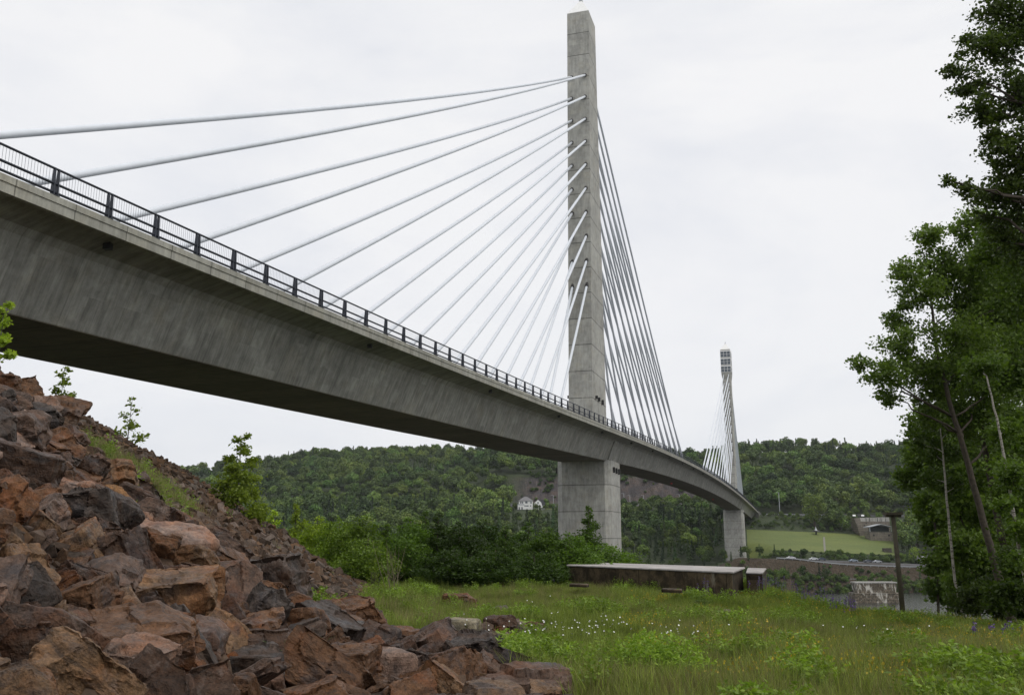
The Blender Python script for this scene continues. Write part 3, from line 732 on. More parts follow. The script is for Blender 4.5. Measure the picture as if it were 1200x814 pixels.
# the rocks one can name, from the photo: px, py of centre, width px, kind, colour, tilt(pitch, roll), label
HERO = [
 (158,778,135,'block',4,BROWN,(-28,8),'largest brown flat-faced boulder at the bottom of the rock pile, leaning left'),
 (92,805,90,'wedge',1,TAN,(-20,-25),'tan brown pointed boulder at the bottom edge, left of the largest flat-faced boulder'),
 (25,775,85,'wedge',2,DKBR,(10,5),'very dark boulder in the bottom left corner'),
 (45,802,45,'wedge',3,DKBR,(60,15),'small dark upright stone standing at the bottom edge near the left corner'),
 (90,725,95,'block',1,BROWN,(-15,24),'square-ended brown block tilted up, above the tan pointed boulder'),
 (108,683,105,'slab',0,PURP,(-34,12),'long slanting purple-brown slab in the middle of the lower left rock pile'),
 (12,700,75,'block',2,DKGR,(-25,10),'dark grey glossy boulder cut by the left edge of the picture'),
 (200,722,105,'wedge',0,TAN,(-22,4),'tan brown humped boulder with a rounded back beside the pale-topped slabs'),
 (215,768,88,'block',3,PURP,(-14,-6),'boulder with a pale scuffed top and dark front just right of the largest boulder'),
 (190,634,115,'slab',1,PALE,(-16,-9),'upper long pale slab with a flat wet top'),
 (215,684,92,'slab',2,PALE,(-12,-4),'lower pale slab with a flat wet top and broken front edge'),
 (90,612,78,'wedge',4,DKGR,(-10,10),'dark grey-brown blocky boulder left of the ochre stone'),
 (131,596,42,'wedge',0,OCH,(-35,-35),'ochre orange stone leaning beside a dark boulder'),
 (20,560,95,'block',0,DKBR,(-6,-16),'huge dark red-brown boulder overhanging a black gap at the left edge'),
 (15,515,70,'block',3,PURP,(-30,10),'purple-brown boulder resting above the overhanging boulder at the left edge'),
 (75,560,66,'slab',3,BROWN,(-48,-22),'flat mossy brown slab leaning steeply on the upper left slope'),
 (48,605,58,'wedge',3,RUST,(-38,8),'rust brown triangular boulder under the overhanging boulder'),
 (288,760,72,'block',4,BROWN,(-22,20),'brown cube-like boulder at the bottom, left of the blocks by the fern'),
 (277,706,50,'block',2,RUST,(-10,-3),'small reddish block with a flat pale top'),
 (318,694,80,'wedge',1,DKGR,(-6,4),'dark charcoal boulder on the right end of the big rocks below the scree'),
 (300,805,62,'slab',1,PURP,(-22,16),'grey-purple slab at the bottom edge, left of the green fern'),
 (402,755,52,'round',0,GREY,(0,0),'smooth rounded grey boulder among the angular brown ones'),
 (416,732,66,'wedge',2,RUST,(-24,14),'big orange-rust boulder right behind the rounded grey boulder'),
 (368,727,52,'block',0,BROWN,(-12,6),'squat brown boulder left of the orange-rust boulder'),
 (405,798,84,'block',1,BROWN,(-12,6),'long brown block at the bottom edge, right of the fern'),
 (455,795,62,'round',1,PALE,(-10,0),'lumpy pinkish grey boulder at the bottom edge'),
 (470,757,48,'block',3,RUST,(-8,0),'rust brown squared block right of the rounded grey boulder'),
 (512,768,66,'wedge',3,PURP,(-30,24),'purple-brown sloping boulder beside the black glossy one'),
 (550,779,66,'wedge',4,DKGR,(-20,12),'black glossy sharp-edged boulder near the grass at the bottom'),
 (541,746,44,'round',0,LICH,(0,0),'pale lichen-spotted rounded boulder at the head of the lower rocks'),
 (618,806,125,'slab',2,PURP,(-3,1),'long low pinkish-brown flat slab lying in the grass at the bottom edge'),
 (592,789,36,'wedge',1,LICH,(-6,4),'pale yellowish stone in the grass above the long flat slab'),
 (585,718,38,'slab',0,DKBR,(-4,0),'dark flat stone on top of the little rock heap in the meadow'),
 (587,722,13,'round',1,(.42,.36,.24),(0,20),'small cream-coloured stone perched on the little rock heap in the meadow'),
 (588,737,40,'block',2,DKBR,(-4,4),'dark square block at the front of the little rock heap in the meadow'),
 (538,711,36,'block',4,RUST,(-6,2),'orange-brown low boulder left of the little rock heap in the meadow'),
 (620,733,34,'slab',3,BROWN,(-4,-6),'brown flat stone at the right end of the little rock heap in the meadow'),
 (475,790,40,'wedge',0,DKBR,(-12,8),'dark brown low rock between the pinkish boulder and the purple sloping one'),
 (150,560,46,'slab',1,DKBR,(-24,-10),'dark thin slab at the foot of the green weed patch on the slope'),
 (70,478,70,'slab',2,BROWN,(-30,-8),'long brown slab high on the rock slope below the crest'),
]
placed = []            # (x, y, z, r)
hero_px = []
def put_rock(me, x, y, z, size, rot, col):
    o = bpy.data.objects.new('boulder', me); COL.objects.link(o)
    o.location = (x,y,z); o.rotation_euler = rot; o.scale = size; o.color = (*col,1); return o
for (px,py,wd,kd,ix,col,(pt,rl),lab) in HERO:
    x,y,z = hit(px, py+wd*.12); d = proj(x,y,z)[2]; size = wd/FPX*d*1.0
    me = RK[kd][ix % len(RK[kd])]; rs = random.Random(int(px*7+py))
    f = {'slab':.12,'block':.24,'wedge':.26,'round':.30}[kd]
    sc = (size, size*rs.uniform(.9,1.15), size*rs.uniform(.95,1.2))
    o = put_rock(me, x, y, z+size*f*.8, sc, (R(-pt*.6), R(-rl), R(rs.uniform(-22,22))), col)
    tag(o, lab, 'boulder', 'broken boulders of the rubble bank'); placed.append((x,y,z,size*.5)); hero_px.append((px,py,lab,size))
# ---- the other boulders, each a thing, biggest on screen first
rs = random.Random(4); cand = []
tries = 0
cells = [((x,y),(r)) for x,y,z,r in placed]
def clear(x,y,r):
    for (a,b),q in cells:
        if (a-x)**2+(b-y)**2 < ((r+q)*.80)**2: return False
    return True
def boulder_ok(x,y):
    return bool(inpoly(np.array([x]),np.array([y]),BOULD)[0])
target = [(.88,110),(.66,260),(.48,600),(.34,1100)]
for s0,nt_ in target:
    for _ in range(nt_*14):
        u = rs.random(); y = 5.5 + 32*u**1.25; x = rs.uniform(-.60*y-1.5, 1.4)
        if not boulder_ok(x,y): continue
        if crest_dist(x,y) < .6: continue
        if x > -.9-.17*y+.6 and s0 > .8: continue
        if y > 20 and x > -3.5 and s0 > .5: continue
        if y > 27 and s0 > .9: continue
        if y > 30.5 and s0 > .7: continue
        sz = min(s0*rs.uniform(.75,1.3), y*.098); r = sz*.5
        if not clear(x,y,r): continue
        z = h1(x,y); px,py,d = proj(x,y,z)
        if px < -60 or py > 860: continue
        if y > 27.5 and px > 62: continue
        cells.append(((x,y),r)); cand.append((sz/d, x,y,z,sz,px,py))
cand.sort(reverse=True)
cand = cand[:258]
KINDS = [('block','squared'),('wedge','jagged'),('slab','flat'),('block','squared'),('wedge','jagged')]
COLS = [(BROWN,'brown'),(DKBR,'dark brown'),(PURP,'purple-brown'),(TAN,'tan'),(RUST,'rust-coloured'),(DKGR,'charcoal grey'),(PALE,'pale grey-brown'),(BROWN,'brown'),(DKBR,'dark brown'),(PURP,'purple-brown'),(BROWN,'brown')]
used = {}
for i,(q,x,y,z,sz,px,py) in enumerate(cand):
    kd,kw = rs.choice(KINDS); col,cw = rs.choice(COLS); me = rs.choice(RK[kd])
    kk = rs.uniform(.75,1.12); col = tuple(c*kk for c in col)
    f = {'slab':.2,'block':.26,'wedge':.28}[kd]
    sc = (sz*rs.uniform(1.,1.3), sz*rs.uniform(.9,1.2), sz*rs.uniform(.9,1.25))
    sl = R(-24) if x < -1.-.17*y else 0
    o = put_rock(me, x,y,z+sz*f*rs.uniform(.5,1.4), sc, (R(rs.gauss(6,20)), sl*-1+R(rs.gauss(0,20)), rs.uniform(0,6.28)), col)
    # say which one: its look, and the named rock nearest to it
    hx,hy,hl,hs = min(hero_px, key=lambda h: (h[0]-px)**2+((h[1]-py)*1.3)**2)
    dx,dy = px-hx, py-hy
    rel = ('left of' if dx<0 else 'right of') if abs(dx)>abs(dy) else ('above' if dy<0 else 'below')
    szw = 'large' if sz>.95 else 'middling' if sz>.65 else 'small'
    core = hl.split(',')[0]; cwv = [t for t in core.split() if t]
    for stop in ('among','beside','cut','leaning','resting','right','left','near','standing','in','at','just','under','on','with','lying','perched','high','overhanging','of'):
        if stop in cwv[2:]:
            k2 = cwv[2:].index(stop)+2; cwv = cwv[:k2] if k2 >= 3 else cwv
    core = ' '.join(cwv[:5])
    lab = f'{szw} {cw} {kw} rock {rel} the {core}'
    j = 0
    ex = ['', ' one step away', ' farther off', ' partly buried', ' lying askew']
    while lab + ex[min(j,4)] in used and j < 4: j += 1
    lab = lab + ex[j]; used[lab] = 1
    tag(o, lab, 'rock', 'broken boulders of the rubble bank')
# ---- rubble nobody could count
rs = np.random.RandomState(3)
def rubble_points(n, x0,x1,y0,y1, ypow, fn):
    y = y0+(y1-y0)*rs.rand(n)**ypow; x = x0+(x1-x0)*rs.rand(n); ok = fn(x,y)
    return x[ok], y[ok]
x1,y1 = rubble_points(90000, -24, 1.5, 22, 58, 1.0, lambda x,y: scree_mask(x,y) & (crest_dist(x,y) > -2) & ~(inpoly(x,y,BOULD) & (y<26)) & ((vnoise(x,y,1.5,21) > -.75)))
keep = rs.rand(len(x1)) < .62; x1,y1 = x1[keep],y1[keep]
s1 = .12 + .46*rs.rand(len(x1))**4.5
s1 *= np.where(x1 < -13, .75, 1.05)
x2,y2 = rubble_points(11000, -26, 1.3, 4, 40, 1.2, lambda x,y: inpoly(x,y,BOULD))
s2 = .14 + .38*rs.rand(len(x2))**2.4
x3,y3 = rubble_points(700, -7, 2.2, 12, 40, 1., lambda x,y: (x > -.8-.17*y-1.5) & (x < 2.2*rs.rand(len(x))-.04*y) )
s3 = .06+.2*rs.rand(len(x3))**3
xx = np.concatenate([x1,x2,x3]); yy = np.concatenate([y1,y2,y3]); s_ = np.concatenate([s1,s2,s3])
zz = H(xx,yy) + s_*.12; n = len(xx)
rot = np.stack([rs.normal(0,.45,n), .45*(xx < -.8-.16*yy)+rs.normal(0,.45,n), rs.rand(n)*6.28],1)
scl = s_[:,None]*(1+.25*rs.normal(size=(n,3))).clip(.5,1.6)
scatter('rubble', np.stack([xx,yy,zz],1), rot, scl, rs.randint(0,len(SMALL),n), SMALL, 'loose brown and grey broken stones covering the scree slope between the boulders', 'rubble')
print('rocks', len(cand), n)
# ================================================================== TREES AND PLANTS
def blob_points(c, r, n, rs, sub=14, flat=.8, spread=.34):
    """leaf positions: sub-clusters spread through the volume of an uneven blob"""
    C = rs.normal(size=(sub,3)); C /= np.linalg.norm(C,axis=1)[:,None]; C *= (rs.rand(sub)**.45)[:,None]
    C[:,2] *= flat; C = C*r*.82 + np.array(c)
    k = rs.randint(0, sub, n)
    sz = (r*spread)*(0.6+.8*rs.rand(sub))
    P = C[k] + rs.normal(size=(n,3))*sz[k][:,None]*np.array([.62,.62,.42])
    return P, C
def limb(b, p0, p1, r0, r1, rs, sag=.0, n=5):
    p0, p1 = Vector(p0), Vector(p1); L = (p1-p0).length
    pts = [p0.lerp(p1, i/n) + Vector((rs.normal()*.04*L, rs.normal()*.04*L, (i/n)*(1-i/n)*sag*L)) * (1 if 0<i<n else 0) for i in range(n+1)]
    b.tube(pts, [lerp(r0,r1,i/n) for i in range(n+1)], 6); return pts
def make_tree(name, label, cat, base, trunk_pts, r0, blobs, nleaf, lsize, leafm, barkm, seed, group=None, aspect=.7, rt=.25, sub=14, spread=.34, twigs=True, up=.2):
    """trunk_pts / blobs in world coordinates; parts: trunk, crown"""
    rs = np.random.RandomState(seed); root = empty(name, base); B = Vector(base)
    tag(root, label, cat, group)
    b = MB(); tp = [Vector(p)-B for p in trunk_pts]; n = len(tp)
    fine = []
    for i in range(n-1):
        for q in range(4): fine.append(tp[i].lerp(tp[i+1], q/4) + Vector((rs.normal(),rs.normal(),0))*r0*.12)
    fine.append(tp[-1]); m = len(fine)
    rad = [r0*(1-(1-rt)*i/(m-1)) * (1.35 if i == 0 else 1) for i in range(m)]
    b.tube(fine, rad, 9)
    allP = []; tot = sum(q[3]**2 for q in blobs)
    for (x,y,z,r) in blobs:
        c = Vector((x,y,z))-B; nl = int(nleaf*r*r/tot)
        P, C = blob_points(c, r, nl, rs, sub, spread=spread); allP.append(P)
        # limb from the trunk point a bit lower than the blob
        best = min(range(m), key=lambda i: abs(fine[i].z-(c.z - (c-fine[i]).length*.45)) + (fine[i]-c).length*.15)
        p0 = fine[best]; lr = max(rad[best]*.5, .02)
        if (c-p0).length > .3: limb(b, p0, c, lr, lr*.3, rs, .08)
        if twigs:
            for q in C[:min(len(C), 9)]: limb(b, c, q, lr*.28, .008, rs, .03, 3)
    b.build('trunk', barkm, root, smooth=True, fix=False)
    P = np.concatenate(allP); V, F = leaves(P, lsize, aspect=aspect, seed=seed, up=up)
    o = obj('crown', np_mesh('crown', V, F, leafm), parent=root)
    return root
def px_blobs(lst, Y, dy=.0, rs=None):
    """(px, py, radius px, depth offset) -> world blobs"""
    out = []
    for (px,py,rp,dY) in lst:
        p = at(px,py,Y+dY); d = proj(*p)[2]; out.append((p.x,p.y,p.z,rp/FPX*d))
    return out
GR = 'trees of the grove on the right'
# T1: leaning poplar, its crown reaching farthest left over the meadow
def ground_at(px, Y, dz=-.15):
    x = ray(px, 640)[0]*Y; return Vector((x, Y, h1(x,Y)+dz))
b0 = ground_at(1178, 34)
make_tree('poplar_tree', 'grey-trunked poplar leaning left, its dark crown reaching farthest out over the meadow', 'tree', b0,
   [b0, at(1160,640,34), at(1135,545,34), at(1112,470,34), at(1096,400,34.5), at(1090,330,35)], .155,
   px_blobs([(1008,424,15,-1),(1036,440,27,-.5),(1062,412,36,0),(1050,376,21,1),(1096,452,44,1),(1122,402,50,0),(1078,345,34,0),(1064,318,24,-1),(1108,318,42,1),(1090,282,26,0),
             (1130,355,50,2),(1150,300,42,1),(1135,262,30,0),(1168,400,52,2),(1200,345,60,2),(1176,330,40,3),(1200,290,44,3),(1215,380,60,4),(1165,460,46,1),(1040,465,18,0),(1085,490,26,1),(1205,440,55,3),(1130,490,36,2),(1180,505,40,2)], 34),
   88000, .115, M['leaf_dark'], M['bark'], 11, GR, sub=22, spread=.30)
# T2: the near tall poplar of which only the left half of the crown is in view
b0 = ground_at(1262, 24)
make_tree('poplar_tree', 'tall dark poplar whose leafy crown fills the upper right corner of the picture', 'tree', b0,
   [b0, at(1258,560,24), at(1250,350,24), at(1240,150,24), at(1232,-60,24)], .24,
   px_blobs([(1116,82,16,0),(1134,98,26,0),(1158,60,40,0),(1150,130,32,0),(1172,15,38,0),(1190,110,46,0),(1172,178,30,0),(1205,200,40,.5),(1165,160,20,0),(1200,40,50,0),(1230,120,60,1),
             (1240,0,60,1),(1240,240,50,1),(1112,212,12,0),(1134,222,18,0),(1160,232,24,.5),(1192,256,36,1),(1180,-50,45,0),(1240,-90,60,0),(1290,60,70,1),(1290,200,70,1),(1152,252,14,1),(1186,222,34,.5),(1205,300,40,1),(1176,285,22,1),(1215,170,50,0)], 24),
   64000, .10, M['leaf_dark'], M['bark'], 12, GR, sub=22, spread=.26)
# a lighter tree between the two crowns
b0 = ground_at(1225, 30)
make_tree('maple_tree', 'lighter green tree behind the two poplars at the right edge, its leaves tinged yellow', 'tree', b0,
   [b0, at(1222,560,30), at(1215,400,30), at(1205,280,30)], .16,
   px_blobs([(1170,270,28,1),(1190,300,40,1),(1210,350,45,1),(1200,430,50,.5),(1205,510,46,0),(1185,560,34,-1),(1215,600,45,-1),(1160,300,22,2)], 30),
   22000, .13, M['leaf_mid'], M['bark'], 13, GR, sub=18)
# slim second trunk beside the poplar, dark
b0 = ground_at(1190, 36)
make_tree('poplar_tree', 'slimmer dark-trunked poplar standing right behind the leaning grey one', 'tree', b0,
   [b0, at(1168,600,36), at(1150,500,36), at(1138,400,36), at(1135,330,36)], .16,
   px_blobs([(1140,380,45,1),(1165,330,40,2),(1180,440,45,2),(1120,440,36,2)], 36), 14000, .15, M['leaf_dark'], M['bark'], 14, GR)
# birches
b0 = ground_at(1206, 27)
make_tree('birch_tree', 'white-barked birch leaning left at the right edge, in front of the poplar trunks', 'tree', b0,
   [b0, at(1196,655,27), at(1184,575,27), at(1168,490,27), at(1156,440,27)], .062,
   px_blobs([(1192,560,24,-.5),(1176,590,16,-1),(1205,620,26,-.5),(1195,660,18,-1),(1150,430,26,.5),(1180,500,22,.5)], 27), 6500, .10, M['leaf_mid'], M['birch'], 15, GR, rt=.35)
b0 = ground_at(1123, 37)
make_tree('birch_tree', 'thin mottled white birch at the left edge of the grove, beside the open river view', 'tree', b0,
   [b0, at(1119,680,37), at(1111,600,37), at(1105,530,37), at(1102,500,37)], .065,
   px_blobs([(1098,530,28,1),(1088,560,20,1),(1112,500,32,1),(1080,520,18,1.5),(1115,570,20,1)], 37), 4200, .14, M['leaf_mid'], M['birch'], 16, GR, rt=.4)
# understorey
US = [ (1140,40,[(1120,640,30),(1140,600,34),(1118,590,24),(1150,660,30),(1128,690,26),(1108,560,26)],'dense dark young tree filling the gap left of the leaning poplar trunk'),
       (1165,42,[(1150,560,42),(1175,600,44),(1160,650,40),(1140,520,36),(1190,540,40)],'dark bushy tree behind the poplar trunks, at mid height of the grove'),
       (1090,46,[(1075,528,22),(1096,545,26),(1068,560,18),(1098,590,24),(1080,500,20),(1102,625,20),(1098,660,18),(1104,690,20),(1088,600,18)],'loose airy tree at the far left side of the grove, hillside showing through'),
       (1195,31,[(1185,690,26),(1205,660,36),(1200,710,26),(1172,700,20)],'low leafy shrub under the birch at the right edge'),
       (1152,37,[(1140,700,22),(1160,690,26),(1128,708,18),(1176,712,20)],'low dark shrub at the foot of the grove beside the river view'),
       (1230,35,[(1215,500,60),(1230,580,60),(1210,640,50),(1230,700,40)],'dark tree closing the right edge of the grove'),
       (1190,48,[(1150,480,60),(1190,420,70),(1200,520,70),(1150,600,55),(1200,640,60)],'tall dense dark tree at the back of the grove'),
       (1100,50,[(1098,480,26),(1118,520,34),(1128,560,34),(1132,620,34),(1126,660,28)],'slim shadowy tree standing behind the left birch')]
for i,(px,Y,bl,lab) in enumerate(US):
    b0 = ground_at(px, Y); bs_ = px_blobs([(a,b_,c,(j%3-1)*.8) for j,(a,b_,c) in enumerate(bl)], Y)
    top = max(bs_, key=lambda q:q[2]); mid = Vector((lerp(b0.x,top[0],.5)+.3, Y, lerp(b0.z,top[2],.5)))
    small = Y < 38 and min(b_ for _,b_,_ in bl) > 600
    make_tree('shrub' if small else 'understorey_tree', lab, 'shrub' if small else 'tree', b0, [b0, mid, Vector(top[:3])], .05 if small else .075, bs_,
        int(3600*len(bl)) if Y>45 else 2600*len(bl), .12 if Y < 38 else .16, M['leaf_mid'] if i in (3,2) else M['leaf_dark'], M['bark'], 30+i, GR, sub=16)
# ---- thicket along the far edge of the meadow : a few kinds, copied
def proto_bush(seed, h, w, cone, nleaf, ls, mat):
    rs = np.random.RandomState(seed); bl = []; n = 15
    for i in range(n):
        f = (i+.5)/n; z = h*(.14+.80*f); rr = (1-f**1.25)*w*.5+.12 if cone else w*.5*math.sin(math.pi*min(.93,.22+.74*f))
        a = i*2.4+rs.rand(); q = rr*(.25+.5*rs.rand()); bl.append((math.cos(a)*q, math.sin(a)*q, z, max(.30, rr*.62*(.75+.5*rs.rand()))))
    return dict(tp=[(0,0,-.3),(rs.normal()*.1,0,h*.4),(rs.normal()*.15,rs.normal()*.1,h*.93)], bl=bl)
THK = 'trees of the thicket at the far edge of the meadow'
protos = []
for i,(h,w,cone,mat,nl) in enumerate([(6.2,4.6,False,'leaf_mid',11000),(6.6,4.6,True,'leaf_mid',11500),(5.2,4.8,False,'leaf_mid',11000),(6.4,4.2,True,'leaf_dark',11500)]):
    q = proto_bush(60+i, h, w, cone, nl, .13, mat)
    t = make_tree('young_tree', 'x', 'tree', (0,0,0), q['tp'], .08, q['bl'], nl, .15, M[mat], M['bark'], 60+i, THK, sub=14, spread=.36)
    protos.append([t, h, False])
LIME, MIDG, DARK = (2.5,2.1,1.3), (.80,.88,.8), (.50,.58,.52)
TH = [ # px, top py, Y, kind, tint, label
 (292,606,66,0,LIME,'lime green young tree just peeping over the rubble crest, leftmost of the thicket'),
 (318,596,63,1,LIME,'bright yellow-green pointed young tree behind the rubble crest'),
 (345,588,60,1,LIME,'tallest of the lime green young trees behind the rubble'),
 (372,604,58,0,LIME,'rounded lime green tree right of the tallest lime one'),
 (398,606,56,2,(1.5,1.45,1.0),'mid green bushy tree where the thicket turns from lime to dark'),
 (424,604,55,0,(1.4,1.35,1.0),'green tree behind the pale dead weed stalks'),
 (452,612,53,3,MIDG,'dark green tree at the foot end of the scree'),
 (480,605,52,0,MIDG,'dark feathery-topped tree left of the twin dark spires'),
 (497,597,55,1,MIDG,'left one of the twin dark spires in the thicket'),
 (513,598,53,3,DARK,'right one of the twin dark spires, the darkest of the thicket'),
 (540,612,52,2,DARK,'broad dark tree right of the twin spires'),
 (566,608,55,0,DARK,'dark rounded tree below and left of the white house'),
 (592,614,53,3,DARK,'dark tree straight below the white house'),
 (618,610,56,1,DARK,'narrow dark tree between the white house and the big pier'),
 (642,616,54,0,MIDG,'dark green tree touching the left edge of the big pier'),
 (690,591,56,1,(.8,.9,.75),'taller pointed tree standing in front of the big concrete pier'),
 (668,624,53,2,MIDG,'low bushy tree at the left foot of the big pier'),
 (712,636,60,2,(1.05,1.1,.9),'lighter green shrubby tree at the right foot of the big pier'),
 (738,650,63,0,(1.15,1.2,.95),'low pale green bush right of the big pier, behind the concrete platform'),
 (432,628,49,2,(1.3,1.25,1.0),'small lime bush at the foot of the scree'),
 (530,640,49,2,DARK,'low dark bush at the meadow edge under the twin spires'),
 (580,642,49,2,DARK,'low dark bush at the meadow edge left of the concrete platform'),
 (625,645,50,2,DARK,'low dark bush at the meadow edge beside the left corner of the concrete platform'),
]
rs_ = random.Random(9)
for (px,py,Y,kd,tint,lab) in TH:
    P = protos[kd]; x = ray(px,640)[0]*Y; zg = h1(x,Y)-.2; ztop = at(px,py,Y).z
    t = P[0] if not P[2] else copy_tree(P[0]); P[2] = True
    s = (ztop-zg)/P[1]; t.location = (x,Y,zg); t.scale = (max(s*1.0,.8),max(s*1.0,.8),s*1.04); t.rotation_euler = (0,0,rs_.uniform(0,6.28))
    color_tree(t, tint); tag(t, lab, 'tree', THK)
# ---- saplings on the rubble crest
def sapling(px, pyb, Y, wpx, hpx, nl, seed, lab, nb=9, lean=.0, bare=.25):
    x = ray(px,pyb)[0]*Y; z = h1(x,Y)-.1; d = proj(x,Y,z)[2]; h = hpx/FPX*d; w = wpx/FPX*d
    rs = np.random.RandomState(seed); bl = []
    for i in range(nb):
        f = bare+(1-bare)*(i+.5)/nb; rr = w*.5*(1-.75*(f-bare)/(1-bare)); a = i*2.4+rs.rand()*.8
        bl.append((x+math.cos(a)*rr*.6+lean*f*h, Y+math.sin(a)*rr*.6, z+h*f, max(.16,rr*.45)))
    t_ = make_tree('sapling', lab, 'sapling', (x,Y,z), [(x,Y,z-.1),(x+lean*h*.5,Y,z+h*.5),(x+lean*h,Y,z+h*.97)], max(.022,h*.012), bl, nl, .13, M['leaf_lime'], M['bark_grey'], seed, 'saplings growing out of the rubble', sub=9, spread=.5); color_tree(t_, (1.3,1.25,1.1))
sapling(-6,452,33,38,92,1100,81,'sapling with drooping branches cut by the left edge of the picture, under the girder', 9)
sapling(72,456,36.5,32,56,330,82,'small sapling standing on the crest left of the bare-stemmed one', 6, .02, .35)
sapling(150,506,42,46,60,460,83,'sparse sapling with loose leaves against the sky, mid way down the crest', 8, .03, .12)
sapling(278,592,46,84,96,7500,84,'full leafy birch sapling, largest on the crest, in front of the wooded hill', 14, .0, .06)
# ---- flowers and weeds in clumps: meshes
def stem_blade(n, h, spread, w, rs, bend=.35):
    V=[];F=[]
    for i in range(n):
        a = rs.rand()*6.28; r = spread*rs.rand()**.6; x,y = math.cos(a)*r, math.sin(a)*r
        hh = h*(.55+.6*rs.rand()); dx,dy = rs.normal(size=2)*bend*hh*.5; q = rs.rand()*3.14; wx,wy = math.cos(q)*w/2, math.sin(q)*w/2
        k = len(V)
        V += [(x-wx,y-wy,0),(x+wx,y+wy,0),(x+dx*.35-wx*.8,y+dy*.35-wy*.8,hh*.55),(x+dx*.35+wx*.8,y+dy*.35+wy*.8,hh*.55),(x+dx,y+dy,hh)]
        F += [(k,k+1,k+3,k+2),(k+2,k+3,k+4,k+4)]
    return V,F
def blades_mesh(name, n, h, spread, w, seed, mat, bend=.35):
    rs = np.random.RandomState(seed); V,F = stem_blade(n,h,spread,w,rs,bend)
    me = bpy.data.meshes.new(name); me.from_pydata(V, [], [tuple(dict.fromkeys(f)) for f in F]); me.materials.append(mat); return me
def weed_mesh(name, h, n, ls, seed, mat):
    rs = np.random.RandomState(seed); P = []
    for s in range(5):
        a = rs.rand()*6.28; dx,dy = math.cos(a)*h*.22, math.sin(a)*h*.22; hh = h*(.6+.5*rs.rand())
        for i in range(n//5):
            f = rs.rand()**.7; P.append((dx*f+rs.normal()*.05*h, dy*f+rs.normal()*.05*h, hh*f))
    V,F = leaves(np.array(P), ls, aspect=.4, seed=seed, up=.5); return np_mesh(name, V, F, mat)
def dots_mesh(name, n, h, spread, size, seed, mat):
    rs = np.random.RandomState(seed); P = np.stack([rs.normal(size=n)*spread, rs.normal(size=n)*spread, h*(.8+.3*rs.rand(n))],1)
    V,F = leaves(P, size, aspect=.95, seed=seed, up=1.); return np_mesh(name, V, F, mat)
GRASS = [blades_mesh('grass_tuft', 46, .30, .20, .011, 1, M['grass']), blades_mesh('grass_tuft', 36, .45, .22, .011, 2, M['grass'], .55),
         blades_mesh('grass_tuft', 55, .22, .24, .011, 3, M['grass']), blades_mesh('grass_tuft', 22, .45, .16, .006, 4, M['grass_dry'], .3),
         weed_mesh('weed', .34, 60, .055, 5, M['weed']), weed_mesh('weed', .26, 70, .04, 6, M['grass']), weed_mesh('weed', .50, 70, .06, 7, M['weed']),
         dots_mesh('flower', 12, .33, .16, .034, 8, M['yellow'])]
def meadow_mask(x, y):
    a = x/y; ed = np.interp(np.clip(a,-.6,.8), EDGE_A, EDGE_Y)
    return (~inpoly(x,y,BOULD)) & (~scree_mask(x,y)) & (y < ed+14) & (y > 5)
rs = np.random.RandomState(5); n = 150000
y = 6 + 66*rs.rand(n)**1.25; x = (-.40 + 1.12*rs.rand(n))*y; ok = meadow_mask(x,y); x,y = x[ok],y[ok]
n1 = vnoise(x,y,3.2,31); n2 = vnoise(x,y,1.3,32); n3 = vnoise(x,y,7,33)
sc = (.70+.45*rs.rand(len(x)))*(1+.48*n1+.35*n2)*np.where(y>45,1.1,1.); sc = np.clip(sc,.35,1.7)
# bare, thin patches
thin = (vnoise(x,y,4.5,35) > .45) & (rs.rand(len(x)) < .55); x,y,sc,n1,n2,n3 = [q[~thin] for q in (x,y,sc,n1,n2,n3)]
pr = rs.rand(len(x)); idx = np.where(pr<.30,0,np.where(pr<.5,1,2)); idx = np.where((pr>.70)&(n3<.15),3,idx); idx = np.where((n2+.4*n1>.55)&(pr>.45),np.where(pr>.75,4,6),idx); idx = np.where((pr>.95)&(n3>0),5,idx)
yel = (vnoise(x,y,2.6,36) > .2) & (rs.rand(len(x)) < .10) & (x/y > .12); idx = np.where(yel,7,idx)
nn_ = len(x); rot = np.stack([rs.normal(0,.08,nn_),rs.normal(0,.08,nn_),rs.rand(nn_)*6.28],1)
scatter('meadow_grass', np.stack([x,y,H(x,y)-.01],1), rot, sc, idx, GRASS, 'rough green meadow grass and weeds covering the flat ground below the bridge', 'grass')
print('grass', nn_)
# weeds on the rubble slope and at its foot
n = 5000; y = 22+12*rs.rand(n); x = -15+13*rs.rand(n)
pts = []
c1 = hit(170,566); c2 = hit(150,585); c3=hit(205,560)
def near(cx,cy,rx,ry): return ((x-cx)/rx)**2+((y-cy)/ry)**2 + .5*vnoise(x,y,.9,41) < 1
ok = near(c1[0],c1[1],1.9,2.3)|near(c2[0]+.3,c2[1],1.3,1.8)|near(c3[0],c3[1],1.2,1.6)
x4,y4 = x[ok],y[ok]
m5 = 900; y5 = 24+13*rs.rand(m5); x5 = -7+6*rs.rand(m5); ok5 = (vnoise(x5,y5,2,42)>.05) & (~scree_mask(x5-.6,y5)) ; x5,y5 = x5[ok5],y5[ok5]
m6 = 420; y6 = 6+50*rs.rand(m6); x6 = -22+21*rs.rand(m6); ok6 = (crest_dist(x6,y6)>0)&(vnoise(x6,y6,2.2,43)>.35); x6,y6=x6[ok6],y6[ok6]
x = np.concatenate([x4,x5,x6]); y = np.concatenate([y4,y5,y6]); n = len(x)
idx = rs.choice([0,4,6,5,3],n,p=[.35,.12,.08,.05,.40]); sc = .7+.9*rs.rand(n); sc[-len(x6):] *= .7
scatter('slope_weeds', np.stack([x,y,H(x,y)+.03],1), np.stack([rs.normal(0,.1,n),rs.normal(0,.1,n),rs.rand(n)*6.28],1), sc, idx, GRASS, 'fresh green weeds sprouting in patches between the stones of the slope', 'weeds')
